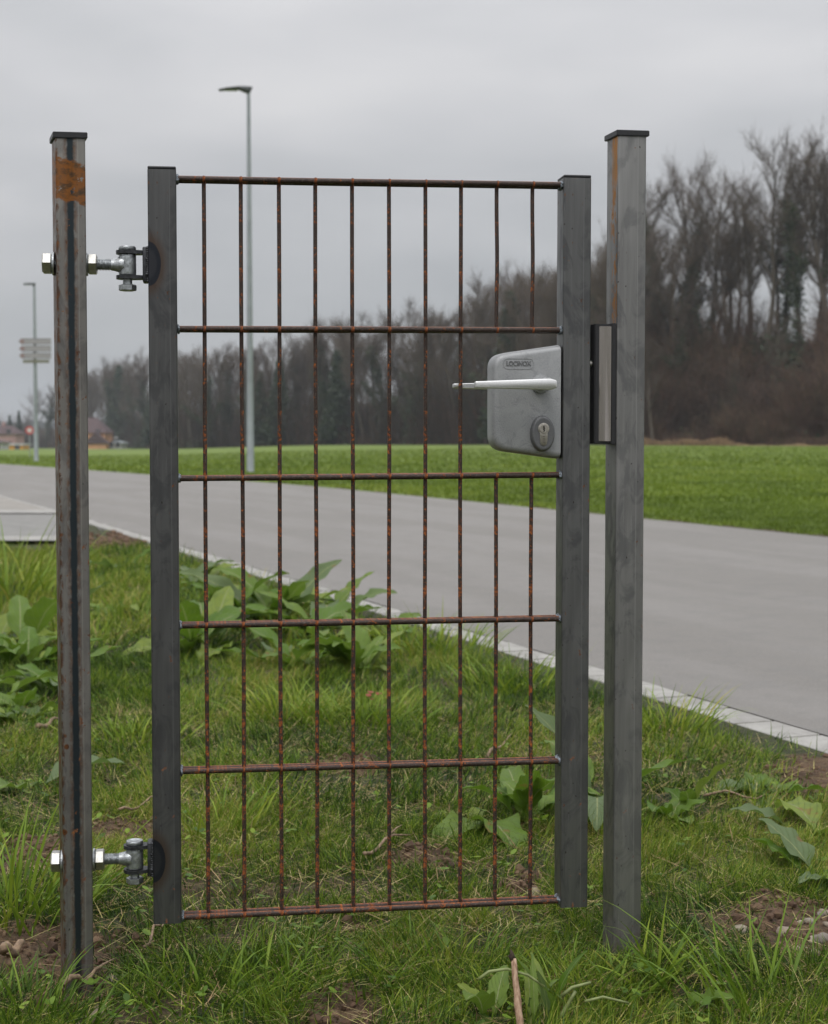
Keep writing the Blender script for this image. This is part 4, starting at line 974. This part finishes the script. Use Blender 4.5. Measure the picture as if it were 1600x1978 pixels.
lamp(484, 913, 172, .088, .040, .78, 'near tall grey street lamp standing behind the second gate wire')
root, g0, H = lamp(70, 891, 549, .105, .052, .52, 'far street lamp left of the left post, carrying arrow direction signs')
M['signface'] = simple('sign_back', (.34, .33, .335), .5, 0, 8, .06); M['signline'] = simple('sign_edge', (.20, .19, .19), .5); M['red'] = simple('sign_red', (.28, .19, .18), .5); M['ringred'] = simple('ring_red', (.45, .05, .05), .5); M['olive'] = simple('sign_olive', (.20, .20, .15), .5)
Yl = g0.y-.14
for i, (y0, y1, x0, x1) in enumerate(((653.5, 665, 35, 98.5), (667.5, 679, 36, 98.5), (681.5, 692.5, 36, 98.5), (694.5, 701, 44, 95))):
    a, b = at(x0, y1, Yl), at(x1, y0, Yl); h = b.z-a.z; bm = bmesh.new(); tip = h*.55 if i < 3 else h*.1
    pts = [(a.x+tip, a.z), (b.x, a.z), (b.x, b.z), (a.x+tip, b.z), (a.x, (a.z+b.z)/2)]
    prism(bm, [(x-g0.x, z-g0.z) for x, z in pts], lambda u, v, d: Vector((u, d, v)), -.14, -.10); s = frombm('direction_sign', bm, M['signface'] if i < 3 else M['olive'], root)
    if i < 3:
        bm = bmesh.new(); pp = [(a.x+tip*1.05, a.z+.04), (a.x+tip*1.75, a.z+.04), (a.x+tip*1.75, b.z-.04), (a.x+tip*1.05, b.z-.04), (a.x+.05, (a.z+b.z)/2)]
        prism(bm, [(x-g0.x, z-g0.z) for x, z in pp], lambda u, v, d: Vector((u, d, v)), -.146, -.139); frombm('arrow_tip', bm, M['red'], s)
        bm = bmesh.new()
        for q_ in (0, 1): zz_ = (a.z+.012 if q_ == 0 else b.z-.045)-g0.z; box(bm, a.x+tip-g0.x, b.x-g0.x-.01, -.144, -.1395, zz_, zz_+.033)
        frombm('border', bm, M['signline'], s)
    bm = bmesh.new(); zc = (a.z+b.z)/2-g0.z; box(bm, -.07, .07, -.102, .02, zc-.03, zc+.03, .004, 1); frombm('clamp', bm, M['pole'], s)
# round red-ringed road sign behind
g1 = G(58, 884); root = empty('road_sign', g1); tag(root, 'round red-ringed road sign just left of the far street lamp', 'road sign')
zc = at(57.5, 831, g1.y).z - g1.z; bm = bmesh.new(); cyl(bm, (0, 0, -.3), (0, 0, zc+.3), .03, 10); frombm('pole', bm, M['pole'], root, angle=40)
def disc(bm, r0, r1, y, z, n=36):
    A = [bm.verts.new((r0*math.cos(t), y, z+r0*math.sin(t))) for t in np.linspace(0, 2*math.pi, n+1)[:-1]]; B = [bm.verts.new((r1*math.cos(t), y, z+r1*math.sin(t))) for t in np.linspace(0, 2*math.pi, n+1)[:-1]]
    for i in range(n): bm.faces.new((A[i], A[(i+1) % n], B[(i+1) % n], B[i]))
rs_ = 8.2/FPX*g1.y
bm = bmesh.new(); cyl(bm, (0, -.045, zc), (0, -.03, zc), rs_, 36); pn = frombm('sign_panel', bm, simple('sign_white', (.6, .58, .57), .5), root, angle=40)
bm = bmesh.new(); disc(bm, rs_*.55, rs_*.99, -.048, zc); frombm('red_ring', bm, M['ringred'], pn)

# ------------------------------------------------------------------ houses far behind
M['roof'] = simple('roof_tiles', (.075, .045, .045), .8, 0, 2, .25); M['peach'] = simple('peach_render', (.62, .33, .17), .9, 0, .6, .08); M['pink'] = simple('pink_render', (.40, .25, .24), .9, 0, .6, .1); M['ochre'] = simple('ochre_wall', (.66, .33, .05), .8, 0, .6, .1)
M['win'] = simple('window_dark', (.06, .06, .065), .25); M['white'] = simple('white_paint', (.6, .6, .6), .5); M['tyre'] = simple('tyre', (.02, .02, .02), .9)
def house(xl, xr, yb, ye, yr_, D, wall, roof, label, depth=9, name='house', flat=False):
    a = at(xl, yb, D); b = at(xr, yb, D); ze, zr_ = at(xl, ye, D).z, at(xl, yr_, D).z; z0 = a.z-1.5; Wd = b.x-a.x; cx = (a.x+b.x)/2
    root = empty(name, (cx, D, z0)); tag(root, label, 'house' if not flat else 'building', 'houses far behind the field')
    H = ze-z0; T = zr_-z0
    bm = bmesh.new(); box(bm, -Wd/2, Wd/2, 0, depth, 0, H); frombm('wall', bm, wall, root)
    if not flat:
        bm = bmesh.new(); e = .5; c4 = [(-Wd/2-e, -e), (Wd/2+e, -e), (Wd/2+e, depth+e), (-Wd/2-e, depth+e)]; A = [bm.verts.new((x, y, H+.01)) for x, y in c4]; r1 = bm.verts.new((-Wd*.22, depth/2, T)); r2 = bm.verts.new((Wd*.22, depth/2, T))
        bm.faces.new(A[::-1]); bm.faces.new((A[0], A[1], r2, r1)); bm.faces.new((A[1], A[2], r2)); bm.faces.new((A[2], A[3], r1, r2)); bm.faces.new((A[3], A[0], r1)); rf = frombm('roof', bm, roof, root)
        bm = bmesh.new(); box(bm, -Wd*.1-.35, -Wd*.1+.35, depth/2-.4, depth/2+.4, H+1, T+.9); frombm('chimney', bm, wall, rf)
    else:
        bm = bmesh.new(); box(bm, -Wd/2-.2, Wd/2+.2, -.2, depth+.2, H+.01, H+.3); frombm('roof', bm, roof, root)
    nw = max(2, int(Wd/2.8))
    for fl in range(1 if flat or H < 4.5 else 2):
        for i in range(nw):
            x = -Wd/2 + Wd*(i+.5)/nw; z = 1.9+2.8*fl; bm = bmesh.new(); box(bm, x-.5, x+.5, -.05, .05, z, z+1.2); f = frombm('window', bm, M['win'], root)
            bm = bmesh.new(); box(bm, x-.62, x+.62, -.16, -.052, z-.1, z-.01); frombm('sill', bm, M['white'], f)
    return root, Wd, H, T
hr, Wd, H, T = house(122, 203, 868, 836, 806, 340, M['peach'], M['roof'], 'peach-coloured house with dark hipped roof just right of the left post')
bm = bmesh.new(); xg = Wd*.33   # front gable with brown triangular roof
box(bm, xg-2.3, xg+2.3, -2.2, -.01, 0, H-2.4); pw = frombm('porch_wall', bm, M['peach'], hr)
bm = bmesh.new(); A = [bm.verts.new(v) for v in ((xg-2.9, -2.6, H-2.38), (xg+2.9, -2.6, H-2.38), (xg, -2.6, H+.1), (xg-2.9, -.02, H-2.38), (xg+2.9, -.02, H-2.38), (xg, -.02, H+.1))]
for f in ((0, 1, 2), (5, 4, 3), (0, 3, 4, 1), (1, 4, 5, 2), (2, 5, 3, 0)): bm.faces.new([A[i] for i in f])
frombm('porch_roof', bm, M['roof'], hr)
house(-22, 30, 866, 838, 822, 350, M['pink'], M['roof'], 'pink house with reddish roof at the left edge of the field', 8)
house(2, 44, 872, 860, 860, 300, M['ochre'], M['white'], 'low flat ochre-yellow building at the left edge, in front of the pink house', 6, 'flat_building', True)
house(-25, 1, 873, 855, 850, 290, M['white'], M['roof'], 'small white house cut off by the left edge beside the ochre building', 6)
house(207, 235, 867, 856, 851, 345, M['white'], M['pole'], 'low white house right of the peach house', 7)
def car(px, py, D, label, hgt_=1.45, Lc=4.3, colr=None):
    p = at(px, py, D); root = empty('parked_car', p); tag(root, label, 'car', 'vehicles parked far behind the field'); mt = colr or M['white']; hL = Lc/2
    pr = [(-hL, .35), (-hL, .8), (-hL+.15, .95), (-hL+.5, 1.0), (-hL+.95, hgt_), (hL-1.6, hgt_), (hL-.95, .98), (hL-.15, .82), (hL, .6), (hL, .35)]
    bm = bmesh.new(); prism(bm, pr, lambda u, v, d: Vector((u, d, v)), -.85, .85, .08, 2); frombm('body', bm, mt, root, angle=40)
    bm = bmesh.new(); prism(bm, [(-hL+.65, 1.02), (-hL+1.0, hgt_-.08), (hL-1.66, hgt_-.08), (hL-1.12, 1.02)], lambda u, v, d: Vector((u, d, v)), -.87, .87); frombm('window', bm, M['win'], root)
    for s in (-1, 1):
        for x in (-hL+.8, hL-.85): bm = bmesh.new(); cyl(bm, (x, s*.70, .32), (x, s*.88, .32), .32, 16); frombm('wheel', bm, M['tyre'], root, angle=40)
car(246, 866.5, 400, 'white parked car in front of the wood, left of the left gate upright')

# ------------------------------------------------------------------ wooded hills
def crestD(a): return np.interp(a, [-.6, -.3, -.2, -.15, 0, .08, .13, .27, .6], [600, 520, 415, 262, 212, 180, 142, 124, 118])
def crestH(a): return np.interp(a, [-.6, -.3, -.22, -.15, 0, .08, .125, .16, .27, .6], [9, 6, 7, 7, 7.5, 8.0, 8.2, 8.6, 8.8, 9])
def hillz(x, y):
    a = x/np.maximum(y, 1); D0 = crestD(a); Dh = y-D0; base = hgt(x, y)
    wdt = np.interp(a, [-.3, 0, .1, .15, .3], [50, 40, 26, 17, 15])
    n_ = (fbm(x, y, .09, 91, 3)-.5)*2.2
    return base - .4 + (crestH(a)+n_)*sstep(0, wdt, Dh)*(1-.85*sstep(wdt+10, wdt+55, Dh))
aa = np.linspace(-.6, .6, 260); dd = np.linspace(-1, 110, 46)
AA, DD = np.meshgrid(aa, dd); yy_ = crestD(AA) + DD; xx_ = AA*yy_; zz_ = hillz(xx_, yy_)
I = np.arange(AA.size).reshape(AA.shape); Fq = np.stack([I[:-1, :-1], I[:-1, 1:], I[1:, 1:], I[1:, :-1]], -1).reshape(-1, 4)
me = npmesh('hillside', np.stack([xx_.ravel(), yy_.ravel(), zz_.ravel()], 1), [Fq])
m, kk = mat('leaf_litter_slope'); oc = kk.n('ShaderNodeTexCoord').outputs['Object']
c = kk.ramp(kk.noise(oc, .5, 6, .65), [(.3, (.030, .025, .018)), (.5, (.065, .050, .036)), (.7, (.11, .082, .058))])
finish(kk, Base_Color=c, Roughness=1.0); tag(link('hillside', me, m, smooth=True), kind='structure')
# distant ridge
aa = np.linspace(-.6, .2, 120); dd = np.linspace(0, 400, 12); AA, DD = np.meshgrid(aa, dd); yy_ = 900 + DD; xx_ = AA*yy_
zz_ = -4 + (16 + 14*sstep(-.1, -.35, AA)*0 + 10*(fbm(AA*40, DD*0+1, 1.0, 5, 4)-.5) + 6*(fbm(AA*400, DD*.05, 1.0, 6, 3)-.5))*sstep(0, 150, DD)
I = np.arange(AA.size).reshape(AA.shape); Fq = np.stack([I[:-1, :-1], I[:-1, 1:], I[1:, 1:], I[1:, :-1]], -1).reshape(-1, 4)
me = npmesh('distant_hills', np.stack([xx_.ravel(), yy_.ravel(), zz_.ravel()], 1), [Fq]); tag(link('distant_hills', me, simple('far_wood', (.045, .052, .045), 1, 0, .03, .3), smooth=True), kind='structure')

# ---- trees
def barkmat(name, c0, c1):
    m, kk = mat(name); oc = kk.n('ShaderNodeTexCoord').outputs['Object']; oi = kk.n('ShaderNodeObjectInfo').outputs['Random']
    c = kk.mix(kk.noise(oc, 1.3, 4, .6), c0, c1); c = kk.mix(kk.math('MULTIPLY', oi, .35), c, [v*.6 for v in c0]); finish(kk, Base_Color=c, Roughness=.95); return m
M['bark'] = barkmat('bark', (.075, .060, .047), (.135, .112, .090)); M['twigs'] = barkmat('twig_bark', (.088, .066, .050), (.145, .112, .086))
m, kk = mat('ivy_leaves'); tn = kk.n('ShaderNodeAttribute', attribute_name='tone').outputs['Fac']
finish(kk, Base_Color=kk.ramp(tn, [(0, (.018, .034, .014)), (.5, (.042, .062, .026)), (1, (.085, .095, .042))]), Roughness=.6); M['ivy'] = m
m, kk = mat('brush'); tn = kk.n('ShaderNodeAttribute', attribute_name='tone').outputs['Fac']
finish(kk, Base_Color=kk.ramp(tn, [(0, (.020, .016, .011)), (.3, (.040, .031, .021)), (.52, (.13, .072, .052)), (.65, (.075, .062, .034)), (.8, (.15, .085, .058)), (1, (.42, .29, .17))]), Roughness=.95); M['brush'] = m
def segs(A, B, ra, rb, n=3):
    """many tapered n-sided sticks at once"""
    A, B = np.array(A, float), np.array(B, float); ra, rb = np.array(ra, float), np.array(rb, float)
    d = B-A; d /= np.linalg.norm(d, axis=1)[:, None]+1e-9; h = np.where(np.abs(d[:, 2:3]) < .9, [[0, 0, 1.]], [[1., 0, 0]]); u = np.cross(d, h); u /= np.linalg.norm(u, axis=1)[:, None]; v = np.cross(d, u)
    an = np.arange(n)*2*np.pi/n; off = u[:, None, :]*np.cos(an)[None, :, None] + v[:, None, :]*np.sin(an)[None, :, None]
    V = np.concatenate([A[:, None]+off*ra[:, None, None], B[:, None]+off*rb[:, None, None]], 1).reshape(-1, 3)
    b = (np.arange(len(A))*2*n)[:, None]; F = np.concatenate([b + np.array([[i, (i+1) % n, n+(i+1) % n, n+i]]) for i in range(n)], 0); return V, F
def grow(seed, H, spread, low, dens=1.0):
    """bare broadleaf tree: returns trunk/limb sticks and twig sticks"""
    R = random.Random(seed); big = ([], [], [], []); tw = ([], [], [], [])
    def add(L, a, b, r0, r1): L[0].append(tuple(a)); L[1].append(tuple(b)); L[2].append(r0); L[3].append(r1)
    def path(p, d, L, r, n, lev):
        out = []; st = L/n
        for i in range(n):
            j = .10 if lev == 0 else .24
            up = .10 if lev == 0 else .09
            d = (d + Vector((R.uniform(-j, j), R.uniform(-j, j), R.uniform(-j, j)*.5+up))).normalized(); q = p + d*st
            r0, r1 = r*(1-i/n*.78), r*(1-(i+1)/n*.78); add(big if lev < 2 else tw, p, q, r0, r1); out.append((p, q, d, r1, (i+1)/n)); p = q
        return out
    trunk = path(Vector((0, 0, -.5)), Vector((R.uniform(-.08, .08), R.uniform(-.08, .08), 1)), H*.93, H*.0150+.06, 10, 0)
    nb = int(20*dens)
    for i in range(nb):
        t = low + (1-low)*((i+R.random())/nb)**.85; s = trunk[min(9, int(t*10))]; p = s[0].lerp(s[1], t*10 % 1); az = R.uniform(0, 6.28)+i*2.4; el = R.uniform(.45, 1.1)
        d = Vector((math.cos(az)*math.cos(el), math.sin(az)*math.cos(el), math.sin(el))); L = spread*(1.15-.65*t)*R.uniform(.7, 1.2)
        for (p1, q1, d1, r1, t1) in path(p, d, L, max(.035, s[3]*.5), 6, 1):
            if t1 < .3: continue
            for _ in range(R.randint(2, 3)):
                dd_ = (d1*.8 + Vector((R.uniform(-1, 1), R.uniform(-1, 1), R.uniform(-.4, 1)))*.8).normalized()
                for (p2, q2, d2, r2, t2) in path(p1.lerp(q1, R.random()), dd_, L*R.uniform(.2, .42), .026, 3, 2):
                    for _ in range(R.randint(2, 4)):
                        d3 = (d2 + Vector((R.uniform(-1, 1), R.uniform(-1, 1), R.uniform(-.5, .9)))*.9).normalized(); p3 = p2.lerp(q2, R.random()); L3 = R.uniform(.35, 1.0)*H/18; q3 = p3 + d3*L3; add(tw, p3, q3, .012, .006)
                        if R.random() < .55: d4 = (d3+Vector((R.uniform(-1, 1), R.uniform(-1, 1), R.uniform(-.3, .8)))*.6).normalized(); add(tw, q3, q3+d4*L3*.7, .008, .004)
    return big, tw
def quadcloud(pts, s, tones, rng):
    n = len(pts); a = rng.normal(size=(n, 3)); a /= np.linalg.norm(a, axis=1)[:, None]; b = np.cross(a, rng.normal(size=(n, 3))); b /= np.linalg.norm(b, axis=1)[:, None]
    s = s*rng.uniform(.6, 1.3, (n, 1)); V = np.stack([pts-a*s-b*s*.5, pts+a*s-b*s*.6, pts+a*s*.8+b*s*.7, pts-a*s*.7+b*s*.6], 1).reshape(-1, 3)
    return V, (np.arange(n)*4)[:, None] + np.arange(4)[None, :], np.repeat(tones, 4)
H0 = 18.0; protos = []
def stick_mesh(name, L, n): V, F = segs(*L, n=n); return npmesh(name, V, [F])
for s in range(8):
    big, tw = grow(200+s, H0, [6.2, 7.4, 5.0, 6.6, 8.0, 5.8, 4.2, 7.2][s], [.34, .28, .42, .22, .36, .15, .45, .3][s], [1, 1.1, .9, 1.15, 1, 1.2, .8, 1][s])
    bigm = stick_mesh('trunk', big, 6); twm = stick_mesh('crown', tw, 3); ivy = None
    if s in (1, 3, 5, 6):
        r = np.random.default_rng(s); P_ = []
        A = np.array(big[0]); B = np.array(big[1]); k1 = {1: 12, 3: 26, 5: 34, 6: 18}[s]
        for _ in range(3400):
            i = r.integers(0, 10) if r.random() < .55 else r.integers(0, min(len(A), 10+k1)); t = r.random(); c_ = A[i]*(1-t)+B[i]*t
            if c_[2] > H0*.80: continue
            P_.append(c_ + r.normal(size=3)*(.45 if i < 10 else .32))
        P_ = np.array(P_); v, f, t_ = quadcloud(P_, .13, np.clip(r.normal(.45, .25, len(P_)), 0, 1), r); ivy = npmesh('ivy', v, [f], tone=t_)
    for me_, mt in ((bigm, M['bark']), (twm, M['twigs'])) + (((ivy, M['ivy']),) if ivy else ()): me_.materials.append(mt)
    protos.append((bigm, twm, ivy))
# conifer prototype
def conifer(seed, H=16.):
    r = np.random.default_rng(seed); pts = []; A = []; B = []; ra = []; rb = []
    for i in range(10): A.append((0, 0, H*i/10)); B.append((0, 0, H*(i+1)/10)); ra.append(.22*(1-i/10)+.02); rb.append(.22*(1-(i+1)/10)+.02)
    z = H*.10
    while z < H*.99:
        L = (H-z)*.23*r.uniform(.75, 1.2)+.2
        for q in range(7):
            a = r.uniform(0, 6.28); e = np.array((math.cos(a)*L, math.sin(a)*L, -.18*L)); A.append((0, 0, z)); B.append(tuple(np.array((0, 0, z))+e)); ra.append(.04); rb.append(.01)
            for _ in range(int(8+L*9)): t = r.random()**.7; pts.append(np.array((0, 0, z))+e*t + r.normal(size=3)*np.array((.22, .22, .16)))
        z += .30
    pts = np.array(pts); v, f, t_ = quadcloud(pts, .17, np.clip(r.normal(.3, .2, len(pts)), 0, 1), r); tm_ = stick_mesh('trunk', (A, B, ra, rb), 6); cm = npmesh('crown', v, [f], tone=t_); tm_.materials.append(M['bark']); cm.materials.append(M['ivy']); return tm_, cm, None
con = [conifer(5), conifer(6)]
def plant(pr, x, y, z, H, rz, label, group, name, sx=1.0, h0=H0):
    root = empty(name, (x, y, z-.2), rz); s = H/h0; root.scale = (s*sx, s*sx, s); tag(root, label, 'tree', group)
    o = bpy.data.objects.new('trunk', pr[0]); COL.objects.link(o); o.parent = root
    o = bpy.data.objects.new('crown', pr[1]); COL.objects.link(o); o.parent = root
    if pr[2]: o = bpy.data.objects.new('ivy', pr[2]); COL.objects.link(o); o.parent = root
TOPX = [-40, 60, 170, 230, 290, 350, 430, 520, 620, 700, 760, 830, 900, 960, 1010, 1070, 1130, 1180, 1260, 1310, 1370, 1430, 1480, 1540, 1600, 1700]
TOPY = [815, 790, 715, 700, 668, 690, 655, 668, 612, 636, 600, 600, 572, 525, 500, 520, 500, 470, 402, 425, 345, 360, 292, 330, 262, 250]
def topy(x): return float(np.interp(x, TOPX, TOPY))
def whereis(px):
    e = [(-99, 100, 'left of the left post'), (100, 180, 'hidden behind the left post'), (180, 283, 'between the left post and the gate'), (283, 345, 'behind the left gate upright'), (345, 395, 'left of the first wire')]
    nm = ['first', 'second', 'third', 'fourth', 'fifth', 'sixth', 'seventh', 'eighth', 'ninth', 'tenth']; xs2 = [395, 466, 538, 608, 680, 751, 822, 891, 960, 1026]
    for a, b, s in e:
        if a <= px < b: return s
    for i in range(9):
        if xs2[i] <= px < xs2[i+1]: return 'between the %s and %s wires' % (nm[i], nm[i+1])
    if px < 1085: return 'right of the tenth wire'
    if px < 1142: return 'behind the right gate upright'
    if px < 1190: return 'between gate and right post'
    if px < 1250: return 'behind the right post'
    return None
R = random.Random(77)
GRP = 'bare trees along the edge of the wood'
fx_ = list(np.arange(185, 1240, 21.5)); used = {}
desc = ['bare brown tree', 'slender bare tree', 'spreading bare tree', 'ivy-clad bare tree']
for i, px in enumerate(fx_):
    px += R.uniform(-8, 8); a = (px-800)/FPX; D = float(crestD(a)) - R.uniform(-6, 3); s = [0, 2, 5, 4, 3, 7, 1, 6][i*3 % 8]; pr = protos[s]
    x = a*D; z = float(hillz(x, D)) if D > float(crestD(a)) else float(hgt(x, D)); zt = at(px, topy(px)+R.uniform(0, 55), D).z
    d_ = desc[3] if s in (1, 3, 5, 6) else desc[[0, 1, 2][i % 3]]
    w_ = whereis(px); k_ = used.get(w_, 0); used[w_] = k_+1
    lab = '%s at wood edge %s%s' % (d_, w_, ['', ', second one', ', third one', ', fourth one'][min(k_, 3)])
    plant(pr, x, D, z, zt-z, R.uniform(0, 6.28), lab, GRP, 'bare_tree', R.uniform(.85, 1.15))
RX = [(1262, 'leaning pale-trunked bare tree at the foot of the bank beside the right post', 0, -6, 640), (1282, 'bare tree on the bank nearest the right post', 1, 15, 345), (1312, 'ivy-darkened bare tree on the bank, second from the right post', 3, 14, 366), (1345, 'forked bare tree on the bank, third from the right post', 7, 16, 318),
      (1378, 'spreading bare tree on the bank, fourth from the right post', 4, 15, 345), (1338, 'bushy dark ivy-covered tree leaning on the bank, lower than its neighbours', 5, 12, 455), (1412, 'slim bare tree rising on the bank, fifth from the right post', 2, 17, 372), (1446, 'bare tree with dense crown on the bank, sixth from the right post', 0, 16, 345),
      (1480, 'very tall bare tree on the bank whose crown tops its neighbours', 7, 14, 290), (1512, 'bare tree beside the tallest one on the bank', 6, 17, 335), (1545, 'ivy-trunked tall bare tree near the right edge', 1, 15, 318), (1578, 'tall bare tree second from the right edge on the bank', 4, 16, 275), (1606, 'tallest bare tree, cut off by the right edge', 0, 14, 255),
      (1642, 'bare tree just beyond the right edge', 3, 15, 270), (1690, 'bare tree outside the right edge', 7, 15, 280), (1300, 'young thin tree low on the bank', 6, 6, 590), (1500, 'crooked young tree low on the right bank', 2, 5, 600), (1420, 'young ivy-green tree at the foot of the right bank', 5, 3, 690)]
for i, (px, lab, s, dd_, yt) in enumerate(RX):
    a = (px-800)/FPX; D = float(crestD(a)) + dd_; x = a*D; z = float(hillz(x, D)) if dd_ > 0 else float(hgt(x, D)); zt = at(px, yt, D).z
    plant(protos[s], x, D, z, zt-z, R.uniform(0, 6.28), lab, GRP, 'bare_tree', R.uniform(.8, 1.0))
CF = [(540, 690, 'dark conifer between the second and third wires, by the wood edge'), (505, 715, 'small dark conifer just left of the third wire'), (652, 672, 'dark green conifer between the fourth and fifth wires'), (300, 720, 'dark conifer behind the left gate upright'), (20, 800, 'small bluish conifer at the left edge of the far trees'), (38, 792, 'bluish conifer left of the far street lamp'), (232, 705, 'dark conifer between left post and gate'), (985, 560, 'dark conifer between the ninth and tenth wires')]
for i, (px, yt, lab) in enumerate(CF):
    a = (px-800)/FPX; D = float(crestD(a))-4; x = a*D; z = float(hgt(x, D)); H = at(px, yt, D).z - z; plant(con[i % 2], x, D, z, H, R.uniform(0, 6), lab, 'conifers in front of the wood', 'conifer', 1.0 if i not in (4, 5) else .8, 16.)
for i, px in enumerate((6, 52, 78, 92)):
    a = (px-800)/FPX; D = float(crestD(a))-8+3*i; x = a*D; z = float(hgt(x, D)); yt = topy(px) + [15, 10, -20, -25][i]; plant(protos[i*2 % 8], x, D, z, at(px, yt, D).z-z, R.uniform(0, 6), ['bare tree at the left edge behind the pink house', 'bare tree just left of the far street lamp', 'bare tree directly right of the far street lamp', 'taller bare tree touching the left post, right of the far street lamp'][i], GRP, 'bare_tree')
# the mass of the wood behind: too many trees to count
def woodmass(n, x0, x1, off0, off1, dy0, dy1, seed, np_=6):
    R = random.Random(seed); Vs, Fs = [], []; o_ = 0
    pv = []
    for pr in protos[:np_]:
        l = []
        for me_ in pr[:2]:
            v = np.empty(len(me_.vertices)*3, np.float32); me_.vertices.foreach_get('co', v); f = np.empty(len(me_.loops), np.int32); me_.loops.foreach_get('vertex_index', f); l.append((v.reshape(-1, 3), f.reshape(-1, 4)))
        pv.append(l)
    for i in range(n):
        px = R.uniform(x0, x1); a = (px-800)/FPX; D = float(crestD(a)) + R.uniform(off0, off1); x = a*D; z = float(hillz(x, D)); H = at(px, topy(px)+R.uniform(dy0, dy1), D).z - z
        if H < 3: continue
        s = H/H0; c_, s_ = math.cos(R.uniform(0, 6.28)), 0; s_ = math.sqrt(1-c_*c_)
        for v, f in pv[i % len(pv)]:
            w_ = v*s; w_ = np.stack([w_[:, 0]*c_-w_[:, 1]*s_ + x, w_[:, 0]*s_+w_[:, 1]*c_ + D, w_[:, 2] + z], 1); Vs.append(w_); Fs.append(f+o_); o_ += len(v)
    return np.concatenate(Vs), np.concatenate(Fs)
v1, f1 = woodmass(84, -60, 1250, 4, 42, 0, 70, 1); v3, f3 = woodmass(14, 130, 300, 2, 40, 0, 30, 9); f1 = np.concatenate([f1, f3+len(v1)]); v1 = np.concatenate([v1, v3]); me = npmesh('wood', v1, [f1]); tag(link('wood', me, M['twigs']), 'grey-brown mass of bare trees filling the wood behind its edge', 'wood', kind='stuff')
v1, f1 = woodmass(13, 1180, 1700, 8, 22, 20, 130, 2); me = npmesh('bank_wood', v1, [f1]); tag(link('bank_wood', me, M['twigs']), 'thin further trees on top of the right-hand bank', 'wood', kind='stuff')
# undergrowth
r = np.random.default_rng(4)
def brush(name, n, px0, px1, o0, o1, h0, h1, wd, tone0, tone1, label, kslope=True):
    px = r.uniform(px0, px1, n); a = (px-800)/FPX; D = crestD(a) + o0 + (o1-o0)*r.random(n)**1.2; x = a*D; z = np.where(D > crestD(a), hillz(x, D), hgt(x, D)); A = []; B = []; ra = []; rb = []; tn = []
    H = r.uniform(h0, h1, n)*(.25+1.5*sstep(.3, .7, fbm(x, D, .22, 41, 3))); base = np.stack([x, D, z-.1], 1); ln = r.normal(size=(n, 3))*.28; ln[:, 2] = 1; top = base + ln*H[:, None]
    A.append(base); B.append(top); ra.append(np.full(n, wd)); rb.append(np.full(n, wd*.4)); t0 = np.clip(tone0+(tone1-tone0)*fbm(x, D, .12, 43, 3)+r.normal(0, .12, n), 0, 1); tn.append(t0)
    for q in range(7):
        t = r.uniform(.15, 1, n)[:, None]; p = base*(1-t)+top*t; d = r.normal(size=(n, 3))*.6; d[:, 2] = np.abs(d[:, 2])*.8+.2; A.append(p); B.append(p + d*(H[:, None]*.35)); ra.append(np.full(n, wd*.5)); rb.append(np.full(n, wd*.2)); tn.append(t0)
    V, F = segs(np.concatenate(A), np.concatenate(B), np.concatenate(ra), np.concatenate(rb), 3); me = npmesh(name, V, [F], tone=np.repeat(np.concatenate(tn), 6)); tag(link(name, me, M['brush']), label, 'undergrowth', kind='stuff')
brush('undergrowth', 9000, -60, 1250, -6, 26, 2.0, 6.0, .035, 0, .6, 'dark tangled undergrowth along the foot of the wood')
brush('bank_undergrowth', 9000, 1150, 1720, -1, 19, 1.5, 4.2, .030, 0, .85, 'brown tangled shrubs covering the right-hand bank')
brush('bramble', 9000, 1130, 1720, -5.2, 3, .9, 2.6, .022, .48, .66, 'reddish bramble along the foot of the right-hand bank')
brush('dry_reeds', 6500, 1180, 1720, -6.6, -5.4, .12, .55, .028, .9, 1.1, 'pale straw-coloured dry reeds between field and bank')
# leafy evergreen patches in the undergrowth
P_ = []; T_ = []
for i in range(70):
    px = r.uniform(180, 1640); a = (px-800)/FPX; D = float(crestD(a)) + r.uniform(-2, 16 if px > 1200 else 10); x = a*D; z = float(hillz(x, D)); s = r.uniform(.8, 2.2); n = int(260*s); p = r.normal(size=(n, 3))*np.array((s, s, s*.75))*.55; p[:, 2] = np.abs(p[:, 2]); P_.append(p+np.array((x, D, z))); T_.append(np.clip(r.normal(r.uniform(.2, .9), .15, n), 0, 1))
v, f, t_ = quadcloud(np.concatenate(P_), .14, np.concatenate(T_), r); me = npmesh('evergreen_undergrowth', v, [f], tone=t_); tag(link('evergreen_undergrowth', me, M['ivy']), 'dark green bushes scattered under the trees', 'undergrowth', kind='stuff')

# ------------------------------------------------------------------ air
bm = bmesh.new(); box(bm, xs.min()-20, xs.max()+20, ys.min()-20, ys.max()+20, -9, 70)
m, kk = mat('haze_air'); vp = kk.n('ShaderNodeVolumePrincipled', {'Color': (.80, .86, .93, 1), 'Density': .00033, 'Anisotropy': .2}); kk.n('ShaderNodeOutputMaterial', {'Volume': vp.outputs[0]})
tag(frombm('haze', bm, m), 'thin grey haze in the air between the gate and the far trees', 'haze', kind='stuff')
